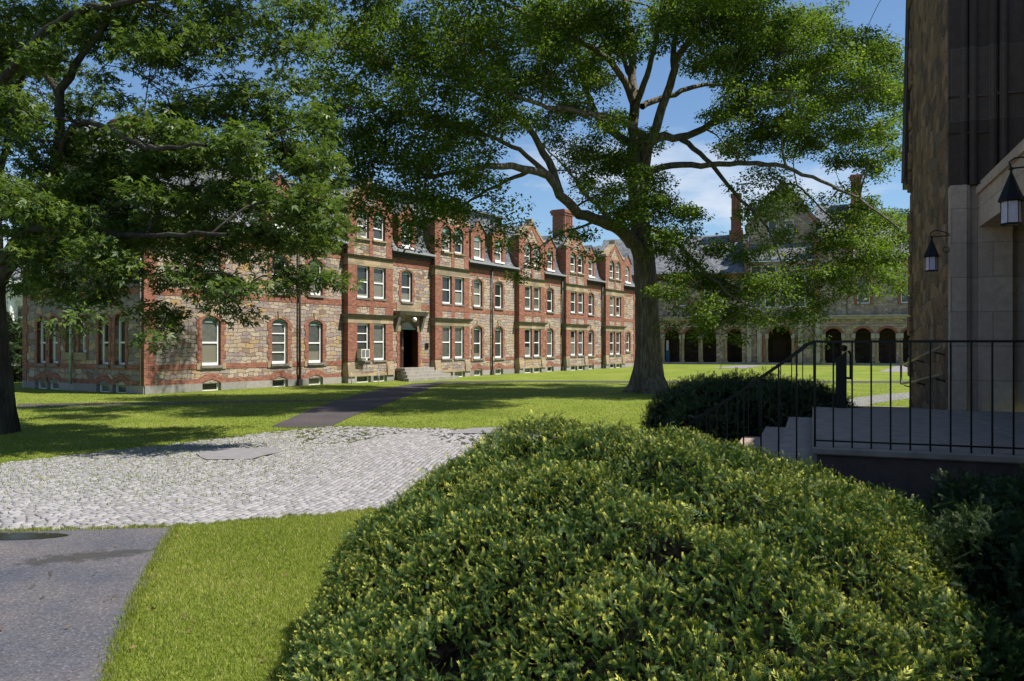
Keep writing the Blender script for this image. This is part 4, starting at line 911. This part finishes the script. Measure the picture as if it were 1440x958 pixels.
def tree(name,label,limbs,blobs,barkm,leafm,trunk_flare=None,leaf=(.13,LEAF_S,LEAF_SF),sub=9,per=75,subr=.42,group=None,tmean=.4,twig=.02):
    """limbs: list of (points, r0, r1); first is the trunk. blobs: (x,y,z,r,dens)"""
    base=limbs[0][0][0]; o=empty(name,(base[0],base[1],0),0,label,'tree',group)
    org=np.array([base[0],base[1],0])
    nodes=[];nr=[]; br=Acc()
    for i,(pts,r0,r1) in enumerate(limbs):
        S=smooth_poly(pts,.35 if i else .25); n=len(S); S[1:-1]+=rng.normal(0,.03 if i else .008,(n-2,3))
        rad=r0+(r1-r0)*np.linspace(0,1,n)**.85; V,Fq=tube_np(S-org,rad,18 if i==0 else 9,trunk_flare if i==0 else None)
        if i==0: a=Acc(); a.add(V,Fq); a.build('trunk',barkm,o,smooth=True)
        else: br.add(V,Fq)
        k=slice(int(n*.35),n) if i==0 else slice(int(n*.15),n); nodes.append(S[k]); nr.append(rad[k])
    nodes=np.concatenate(nodes); nr=np.concatenate(nr)
    B=np.array([b[:3] for b in blobs]); d0=np.array([np.min(np.linalg.norm(nodes-p,axis=1)) for p in B]); order=np.argsort(d0)
    cen=[];crad=[]
    for k in order:
        x,y,z,r,dn=blobs[k]; p=np.array([x,y,z]); d=np.linalg.norm(nodes-p,axis=1)+np.where(nodes[:,2]>z+.6,1.5,0); j=np.argmin(d); q=nodes[j]
        L_=np.linalg.norm(p-q); mid=(p+q)/2+np.array([*rng.normal(0,.08*L_,2),.10*L_]); S=smooth_poly([q,mid,p],.45); n=len(S); r0=min(nr[j]*.75,.022+.018*L_); rad=np.linspace(r0,.016,n)
        V,Fq=tube_np(S-org,rad,6); br.add(V,Fq); nodes=np.vstack([nodes,S[1:]]); nr=np.concatenate([nr,rad[1:]])
        m=max(2,int(round(sub*dn*(r/1.5)**2))); dd=rng.normal(size=(m,3)); dd/=np.linalg.norm(dd,axis=1)[:,None]; c=p+dd*(rng.random(m)**.5)[:,None]*r*np.array([1.05,1.05,.72]); cen.append(c); crad.append(np.full(m,subr)*rng.uniform(.7,1.3,m))
        for ci in c:
            jj=S[rng.integers(max(0,n-3),n)]; S2=np.array([jj,(jj+ci)/2+rng.normal(0,.06,3),ci]); V,Fq=tube_np(S2-org,[twig*.8,twig*.5,.004],4); br.add(V,Fq)
    br.build('branches',barkm,o,smooth=True)
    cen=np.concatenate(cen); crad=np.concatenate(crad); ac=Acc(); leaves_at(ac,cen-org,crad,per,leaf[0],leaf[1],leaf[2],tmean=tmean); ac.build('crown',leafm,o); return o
def flare(amp,k,ph=0):
    def f(t,ang,p): 
        g=math.exp(-max(0,p[2])*1.55); return 1+g*amp*(.55+.45*np.cos(k*ang+ph)+.25*np.cos(3*ang+1))+.035*np.cos(7*ang+p[2])
    return f
TY=35.1
def PB_(l,Y0=TY): return [W(a,b,Y0+d) for a,b,d in l]
limbs=[(PB_([(914,554,0),(913,520,0),(911,470,0),(909,420,0),(906,370,0),(902,330,0),(898,290,0),(895,240,0),(893,196,.2)]),.62,.36),
 (PB_([(894,215,.1),(891,180,.2),(893,140,.1),(888,100,.5),(890,60,.6),(880,20,1),(874,-40,1.4),(878,-110,1.6)]),.27,.05),
 (PB_([(891,170,.2),(900,130,-.6),(915,95,-1.2),(922,50,-1.8),(935,10,-2.4),(940,-50,-3)]),.17,.05),
 (PB_([(892,120,.3),(876,80,1),(868,40,1.6),(850,0,2.2),(835,-50,2.6)]),.13,.04),
 (PB_([(915,200,-.3),(890,180,-1.4),(858,165,-2.6),(820,158,-3.8),(770,150,-5),(710,130,-6),(640,110,-7),(560,100,-7.5)]),.16,.03),
 (PB_([(790,272,-3.4),(760,235,-3.8),(720,205,-4.6),(660,185,-5.6),(590,175,-6.4),(520,170,-7)]),.12,.025),
 (PB_([(905,375,0),(893,345,-.4),(870,322,-1.0),(845,312,-1.8),(815,300,-2.6),(790,275,-3.4),(772,250,-4),(745,240,-4.6),(705,234,-5.4),(660,238,-6.2),(600,250,-7)]),.34,.06),
 (PB_([(786,270,-3.5),(778,240,-3.2),(765,215,-3.2),(750,190,-3.6),(728,165,-4),(700,145,-5),(650,120,-6)]),.19,.05),
 (PB_([(893,205,.2),(870,192,.5),(850,178,.8),(833,150,1.2),(818,110,1),(812,80,1),(800,40,1),(780,-20,1)]),.20,.05),
 (PB_([(893,150,0),(878,115,-.8),(855,85,-1.8),(835,70,-2.5),(800,50,-3),(740,20,-4),(680,-10,-5)]),.17,.05),
 (PB_([(904,250,0),(912,205,-.6),(927,165,-1),(945,110,-1.4),(950,85,-1.6),(965,65,-2),(990,20,-2.5),(1010,-40,-3)]),.26,.09),
 (PB_([(948,95,-1.5),(948,60,-1.2),(958,20,-1),(962,-40,-.8)]),.15,.06),
 (PB_([(912,205,-.6),(925,193,-.3),(958,194,.2),(1000,175,.6),(1037,152,1),(1062,128,1.5),(1106,115,2),(1140,103,2.2),(1180,88,2.4),(1235,72,2.6)]),.20,.04),
 (PB_([(903,150,0),(918,142,.4),(940,135,.8),(968,125,1.2),(1000,118,2),(1040,125,2.6),(1100,130,3)]),.15,.04),
 (PB_([(900,262,0),(915,240,-.4),(945,233,-1),(985,232,-1.6),(1040,230,-2.2),(1090,232,-3),(1130,245,-3.4),(1180,266,-3.8),(1230,295,-4.2),(1262,320,-4.5)]),.165,.03),
 (PB_([(958,196,.2),(985,216,-.6),(1015,250,-1.4),(1042,282,-2),(1072,310,-2.6),(1090,345,-3),(1105,385,-3.2)]),.13,.025),
 (PB_([(915,320,0),(935,333,-.6),(955,345,-1.2),(975,368,-1.8),(1000,390,-2.4),(1030,418,-3),(1060,432,-3.4)]),.13,.03),
 (PB_([(905,345,0),(885,345,1),(850,300,2),(820,270,3),(800,240,4),(760,200,5)]),.16,.04),
 (PB_([(1060,298,-2.3),(1090,268,-1.8),(1120,262,-1),(1160,300,-.6),(1200,350,0)]),.06,.02),
 (PB_([(745,240,-4.6),(700,260,-4),(650,290,-3.8),(600,310,-4)]),.09,.03),
 (PB_([(835,312,-2),(800,325,-2.6),(770,340,-3),(740,360,-3.4)]),.06,.02)]
bl=[]
def addb(lst,Y0,dep,dn=1.,rs=1.):
    for e in lst:
        px,py,r=e[:3]; Y=Y0+rng.uniform(-dep,dep); x,y,z=W(px,py,Y); bl.append((x,y,z,r/F*Y*rs,dn*(e[3] if len(e)>3 else 1)))
LM=[(470,60,42),(455,115,34),(500,30,46),(560,30,56),(530,90,56),(485,150,46),(600,80,56),(570,150,56),(520,195,50),(470,205,38),(640,40,56),(660,110,56),(620,170,56),(560,220,48),(505,250,38),(610,230,46),(660,190,46),(700,60,56),(715,120,52),(700,170,42),(665,250,38),(600,280,42),(545,290,36),(640,300,34),(700,285,26,.7),(580,318,30),(690,325,22,.7),(470,260,26,.8),(500,300,26,.8),(440,170,22)]
addb(LM,27.5,3.2,.62,1.12); addb(LM,29.5,3.2,.5,1.15)
MD=[(760,40,56),(770,105,42),(800,30,56),(830,90,40),(800,150,32),(850,20,46),(880,60,36),(765,170,26,.7),(820,210,32),(860,170,30),(870,232,36),(900,262,34),(850,272,30),(925,290,32),(942,335,32),(965,300,24),(900,200,26),(815,245,22,.8),(880,300,30)]
addb(MD,34,3.5,.9); addb(MD,31.5,2,.45)
addb([(880,302,24,1.6)],32,.2,1)
RT=[(940,20,46),(1000,20,56),(985,80,34,.7),(1060,30,56),(1040,90,50),(1100,60,56),(1090,120,44),(1150,35,42),(1150,90,46),(1205,72,40),(1240,80,30),(1210,125,40),(1250,135,32),(1160,140,42),(1100,170,42),(1040,145,36),(1010,165,24,.7),(1055,200,34),(1130,200,36),(1190,185,36),(1240,185,30),(1230,232,30),(1180,225,24),(1080,245,26,.7),(1120,275,26,.7),(1020,205,22,.7),(1075,292,30,.8),(1200,292,32),(1240,305,32),(1180,332,40),(1240,355,40),(1205,385,36),(1260,395,26),(1150,380,24),(1105,335,24,.8)]
addb(RT,36,3.5); addb([e for e in RT if e[1]<215],38,3.5,.35); addb(RT,33,2,.42,1.05); addb(MD,36,2,.5,1.15); addb([(e[0]+rng.uniform(-25,25),e[1]+rng.uniform(-20,20),e[2]) for e in RT if e[1]<200],31,2,.28,1.1)
addb([(1280,100,26),(1275,150,26),(1255,215,24),(1270,330,26),(1265,360,26),(1225,330,30),(1030,60,30),(985,50,30),(930,60,26),(840,120,30),(790,120,26),(780,200,20),(850,230,26)],34,2)
LO=[(962,372,30),(1000,392,34),(1040,408,36),(1080,400,32),(1020,440,32),(980,432,34),(1070,448,24),(1118,440,24),(1000,350,28),(1050,362,24),(1110,400,30),(1150,430,22),(942,462,14,.8),(985,470,16,.8),(1150,478,10),(1040,475,14,.6),(950,410,30),(1080,350,20,.6)]
addb(LO,32.5,1.6,1.0,1.1); addb([(930,350,20),(1095,275,20),(1070,285,18),(1120,295,18),(1040,265,16),(1195,265,20),(1160,290,20),(960,395,26),(1120,360,26),(1135,410,26),(1170,400,26),(1190,420,20),(1050,300,22),(1065,325,18),(1150,350,20),(1180,370,26),(1215,410,18),(1100,450,20),(1000,460,20),(1040,450,22),(1240,395,22),(1215,350,26)],33.5,2,.55)
addb([(740,330,24,.7),(758,362,20,.8),(785,330,22,.7),(820,332,24,.8),(728,385,13,.7),(832,362,16,.7),(700,345,14,.6),(620,345,16,.6),(575,335,16,.6),(640,330,20,.6)],31,1.2,.8)
# the part of the crown above the picture
for _ in range(30):
    a=rng.uniform(0,2*np.pi); q=math.sqrt(rng.random()); x=5+12.5*q*math.cos(a); y=33+10*q*math.sin(a); z=rng.uniform(17.6,19)+ (1-q)*rng.uniform(0,5)
    if z>2.1+490/1120*y and not (x<4) and not (x<7 and y>35): bl.append((x,y,z,rng.uniform(1.5,2.2),.8))
for _ in range(24):      # near side, overhanging towards the cobbles
    x=rng.uniform(-2,9); y=rng.uniform(22,31); z=2.1+490/1120*y+rng.uniform(.4,3.5); bl.append((x,y,z,rng.uniform(1.3,1.9),.8))
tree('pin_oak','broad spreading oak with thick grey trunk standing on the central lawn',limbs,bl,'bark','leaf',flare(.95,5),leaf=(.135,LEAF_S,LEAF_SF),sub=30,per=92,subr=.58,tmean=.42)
# left oak
T2=18.9
limbs=[(PB_([(-6,612,0),(-6,560,0),(-9,500,0),(-11,440,0),(-12,390,0),(-14,330,0),(-16,260,0),(-20,180,0),(-24,90,0),(-26,0,0),(-28,-120,0)],T2),.38,.10),
 (PB_([(-4,400,0),(25,350,-.3),(55,300,-.6),(72,250,-.9),(80,205,-1),(82,150,-1.2),(98,108,-1.5),(115,78,-1.6),(150,30,-2)],T2),.19,.06),
 (PB_([(82,135,-1.2),(66,105,-.8),(50,92,-.4),(20,60,0)],T2),.08,.03),
 (PB_([(60,290,-.6),(90,200,-1.4),(113,172,-2),(150,180,-2.8),(190,200,-3.5),(225,207,-4.2),(290,205,-5)],T2),.09,.03),
 (PB_([(-6,380,0),(30,330,-1),(90,320,-2),(160,330,-3),(240,330,-4),(320,330,-5)],T2),.11,.03),
 (PB_([(-20,150,0),(30,80,-1),(100,20,-2),(200,0,-3),(300,-20,-4)],T2),.12,.04),
 (PB_([(-8,300,0),(10,200,.8),(30,120,1.5),(60,40,2)],T2),.10,.03)]
bl=[]
UP=[(20,30,56),(90,25,56),(160,25,56),(230,20,56),(300,20,48),(360,12,44),(415,15,34),(395,58,26),(445,20,16),(60,75,40),(20,90,30),(190,55,46),(215,75,40),(262,88,38),(250,60,46),(330,55,26),(372,80,20),(425,72,26),(395,100,16,.7),(120,60,30,.8),(300,60,26)]
addb(UP,18,2,.95,1.0)
MI=[(240,160,40),(300,155,44),(350,150,44),(395,150,38),(440,175,30),(200,178,34),(150,200,30,.8),(280,205,50),(340,212,54),(400,212,46),(440,235,38),(230,235,46),(175,245,36),(112,262,34),(60,235,34,.8),(20,262,34),(40,300,38),(100,308,40),(160,300,40),(220,290,46),(280,272,46),(340,272,46),(400,282,46),(448,292,38),(468,325,24),(430,338,38),(370,340,40),(310,332,46),(250,338,42),(190,345,40),(130,355,36),(70,350,34),(30,368,22,.8),(330,120,24,.7),(430,130,16,.6),(130,150,22,.6),(50,170,26,.6),(20,200,22,.6),(15,140,18,.6)]
addb(MI,16.6,1.8,.95,1.05); addb([e for e in MI if e[1]>190],18.5,1.2,.5)
addb([(100,150,26,.7),(130,110,26,.6),(160,140,24,.6),(60,170,24,.6),(310,75,22,.8),(225,120,20,.7),(440,60,18,.5),(100,150,26,.5),(90,210,34),(130,235,34),(170,225,34),(70,270,34),(130,280,36),(190,260,34),(140,190,28,.8),(40,330,34),(110,335,34),(60,390,26),(20,300,30),(30,410,22),(180,320,34),(240,200,34),(150,385,28)],18,1.5,.9)
LW=[(100,395,30,.8),(150,398,30,.8),(200,388,36),(260,388,36),(310,398,32),(350,400,26),(400,388,26),(440,385,26),(468,398,16),(120,432,18,.8),(160,425,22,.7),(200,428,22,.7),(228,458,16,.9),(218,478,9),(300,428,18),(340,437,14),(80,415,16,.7),(420,405,12),(110,455,10,.7),(245,440,12),(60,390,20,.7)]
addb(LW,15.6,.8,1.0,1.05)
for _ in range(24): x=rng.uniform(-17,-3); y=rng.uniform(17,25); z=2.1+490/1120*y+rng.uniform(.3,4); bl.append((x,y,z,rng.uniform(1.0,1.5),.8))
for _ in range(14): x=rng.uniform(-19,-13.5); y=rng.uniform(16,25); z=rng.uniform(6,12); bl.append((x,y,z,rng.uniform(1.0,1.5),.7))
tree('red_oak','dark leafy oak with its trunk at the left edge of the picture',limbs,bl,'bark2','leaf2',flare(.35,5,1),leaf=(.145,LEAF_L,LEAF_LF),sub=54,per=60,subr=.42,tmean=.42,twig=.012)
# trees beyond the halls
def bgtree(x,y,h,r,label):
    bl=[]; 
    for _ in range(26):
        d=rng.normal(size=3); d/=np.linalg.norm(d); q=rng.random()**.4; bl.append((x+d[0]*r*q*.8,y+d[1]*r*q*.8,h*.62+d[2]*h*.33*q,r*.36,1.))
    tree('background_tree',label,[([(x,y,0),(x+.2,y,h*.3),(x,y,h*.8)],.35,.08),([(x,y,h*.35),(x+r*.4,y,h*.6)],.15,.05),([(x,y,h*.4),(x-r*.4,y-.3,h*.65)],.15,.05)],bl,'bark2','farleaf',leaf=(.42,LEAF_S,LEAF_SF),sub=5,per=45,subr=r*.17,group='trees beyond the two halls')
bgtree(-46,86,17,7,'leafy tree far off behind the white house'); bgtree(-33,74,12,5,'smaller leafy tree between the white house and the long hall'); bgtree(50,104,21,8,'tall leafy tree behind the right wing of the arcaded hall'); bgtree(60,96,16,7,'lower leafy tree at the far right behind the arcaded hall')
bgtree(-60,80,14,7,'rounded leafy tree at the left, hidden mostly by the oak trunk')
# yew shrubs
def sprig(n=8,ln_=.10,nl=.027):
    V=[];Fc=[];t=[]
    for i in range(n):
        y=ln_*(.12+.86*i/(n-1)); 
        for s in (-1,1):
            k=len(V); a=R(72-44*i/(n-1)); l=nl*(1-.45*abs(i/(n-1)-.4)); dx,dy=s*math.sin(a)*l,math.cos(a)*l; w_=.0024; z=.004*random.uniform(-1,1.5)
            V+=[(0,y-w_,0),(dx*.5+dy/l*w_*1.1*s,y+dy*.5-w_,.003+z),(dx,y+dy,z),(dx*.5-w_*s,y+dy*.5+w_,.003+z)]; Fc.append((k,k+1,k+2,k+3)); t+=[i/(n-1)]*4
    k=len(V); V+=[(-.0018,0,-.001),(.0018,0,-.001),(.001,ln_,0),(-.001,ln_,0)]; Fc.append((k,k+1,k+2,k+3)); t+=[.1]*4
    return np.array(V),np.array(Fc),np.array(t)
def shrub(name,label,cat,foot,hfun,mat,count,scale=1.,bright=.6,holes=(),p=3.,group=None,cx=None,bumpy=.07,jit=.045):
    P=np.array(foot); c=P.mean(0) if cx is None else np.array(cx); d=P-c; ang=np.arctan2(d[:,1],d[:,0]); rad=np.hypot(d[:,0],d[:,1]); o_=np.argsort(ang); ang=ang[o_]; rad=rad[o_]
    ang=np.concatenate([ang-2*np.pi,ang,ang+2*np.pi]); rad=np.tile(rad,3)
    RF=lambda a: np.interp(a,ang,rad)
    root=empty(name,(c[0],c[1],0),0,label,cat,group)
    def surf(a,q,sh=0.):
        # q in 0..1: 0 = crown centre, 1 = foot of the side
        th=q*np.pi/2; rr=np.sin(th)**(2/p); zz=np.cos(th)**(2/p); r_=RF(a)*rr; x=r_*np.cos(a); y=r_*np.sin(a); z=hfun(c[0]+x,c[1]+y)*zz
        lump=bumpy*(np.sin(x*3.1+1)*np.sin(y*2.7+.5)+.6*np.sin(x*6.3+y*4.1)+.5*np.sin(y*7.7-x*5+2)); s=1+(lump*.5-sh)/(r_+.8); 
        return np.stack([x*s,y*s,z+lump*zz-sh*zz],-1)
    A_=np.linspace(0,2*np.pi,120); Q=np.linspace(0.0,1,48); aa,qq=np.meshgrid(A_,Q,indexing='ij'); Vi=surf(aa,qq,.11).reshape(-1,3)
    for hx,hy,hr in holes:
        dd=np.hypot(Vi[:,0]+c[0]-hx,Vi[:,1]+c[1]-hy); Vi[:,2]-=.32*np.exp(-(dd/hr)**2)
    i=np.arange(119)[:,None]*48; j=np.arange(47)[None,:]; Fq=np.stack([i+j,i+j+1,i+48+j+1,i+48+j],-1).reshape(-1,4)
    npmesh('shade_core',Vi,[Fq],'black',root,smooth=True)  # black shell, its colour standing in for shade between the sprigs
    # area-weighted sampling
    n=int(count*2.2); a=rng.uniform(0,2*np.pi,n*3); q=rng.random(n*3); e=.004
    p0=surf(a,q); pa=surf(a+e,q); pq=surf(a,np.clip(q+e,0,1)); nn=np.cross(pa-p0,pq-p0); ar=np.linalg.norm(nn,axis=1); k=rng.random(n*3)<ar/np.percentile(ar,97)*.9; k=np.nonzero(k)[0][:count]
    p0=p0[k]; nn=nn[k]/(ar[k][:,None]+1e-12); nn*=np.sign((nn*(p0+[0,0,.5])).sum(1))[:,None]
    wp=p0+np.array([c[0],c[1],0]); keep=np.ones(len(p0),bool)
    for hx,hy,hr in holes: keep&=~((np.hypot(wp[:,0]-hx,wp[:,1]-hy)<hr)&(rng.random(len(p0))<.93))
    keep&=(wp[:,1]<60); p0,nn=p0[keep],nn[keep]; N=len(p0)
    p0=p0+nn*rng.normal(0,jit,N)[:,None]*scale
    up=nn*.45+np.array([0,0,.28])+rng.normal(0,.62,(N,3)); sp=[sprig() for _ in range(4)]; ac=Acc()
    lumpt=np.sin(p0[:,0]*5+1)*np.sin(p0[:,1]*4.3)
    for s in range(4):
        V,Fc,t=sp[s]; m=np.arange(N)%4==s; M_=m.sum(); nrm=rng.normal(0,.6,(M_,3))+nn[m]*.7
        # forward = growth direction
        size=scale*rng.uniform(.6,1.25,M_); size[rng.random(M_)<.012]*=2.0; f=up[m]; VV=xform(V,M_,p0[m]-f/np.linalg.norm(f,axis=1)[:,None]*.05*scale,np.cross(f,rng.normal(size=(M_,3))),size,f)
        new=(rng.random(M_)<bright*(.72+.38*lumpt[m]))*rng.uniform(.55,1,M_); tt=.25+.2*rng.random((M_,1))+(t[None]**1.8)*new[:,None]*.66; tt=np.clip(tt,0,1)
        Fq=(Fc[None]+len(V)*np.arange(M_)[:,None,None]).reshape(-1,4); ac.add(VV.reshape(-1,3),Fq,tt.ravel())
    ac.build('foliage',mat,root); return root
foot=[(-.84,3.3),(-1.2,4.4),(-1.34,5.6),(-1.22,6.6),(-.95,7.5),(-.3,8.25),(.5,8.35),(1.2,7.85),(2.1,7.45),(2.85,7.0),(3.3,6.3),(3.35,5.3),(3.1,4.4),(2.65,3.6),(1.6,2.6),(.8,2.2),(-.1,2.5)]
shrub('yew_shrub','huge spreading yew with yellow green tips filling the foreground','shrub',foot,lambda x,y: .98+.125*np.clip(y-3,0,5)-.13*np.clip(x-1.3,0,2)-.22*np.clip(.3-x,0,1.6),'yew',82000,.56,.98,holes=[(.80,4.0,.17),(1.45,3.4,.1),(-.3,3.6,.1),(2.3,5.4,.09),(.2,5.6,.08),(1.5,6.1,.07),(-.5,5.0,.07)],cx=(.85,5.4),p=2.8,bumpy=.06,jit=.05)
foot=[(3.05,4.6),(3.05,5.6),(3.1,6.5),(3.6,6.55),(3.95,6.0),(3.75,5.0),(3.4,4.2),(3.0,3.6),(2.5,3.2),(2.5,3.9)]
shrub('yew_shrub','deeply shaded low yew between the landing wall and the huge sunlit yew','shrub',foot,lambda x,y:1.06+0*x,'shaded_yew',14000,.8,.5,bumpy=.1,jit=.05)
foot=[(3.2,14.2),(3.1,16.0),(3.4,18.2),(4.6,19.3),(6.3,18.6),(7.0,16.6),(6.2,14.6),(4.6,13.7)]
shrub('yew_shrub','low dark yew in shade behind the step railing','shrub',foot,lambda x,y:1.30+0*x,'shaded_yew',16000,1.15,.5,bumpy=.1,jit=.06)
foot=[(-30.2,44),(-31,46),(-29,47.5),(-27.6,46),(-28,44)]
shrub('garden_shrub','tall light green bush between the white house and the long hall','shrub',foot,lambda x,y:3.6+0*x,'farleaf',5000,3.2,.5,bumpy=.3,jit=.2,p=2.2)

# a few dry leaves blown onto the drive and the near grass
n=70; X=rng.uniform(-6,-1.6,n); Y=rng.uniform(4.8,9,n); P=np.stack([X,Y,np.full(n,.03)],1); V=xform(LEAF_L,n,P,rng.normal(0,.35,(n,3))+[0,0,1],rng.uniform(.025,.055,n))
o=npmesh('fallen_leaves',V.reshape(-1,3),[(LEAF_LF[None]+len(LEAF_L)*np.arange(n)[:,None,None]).reshape(-1,4)],'dryleaf'); tag(o,'small dry leaves blown over the asphalt and near grass','leaves',kind='stuff')
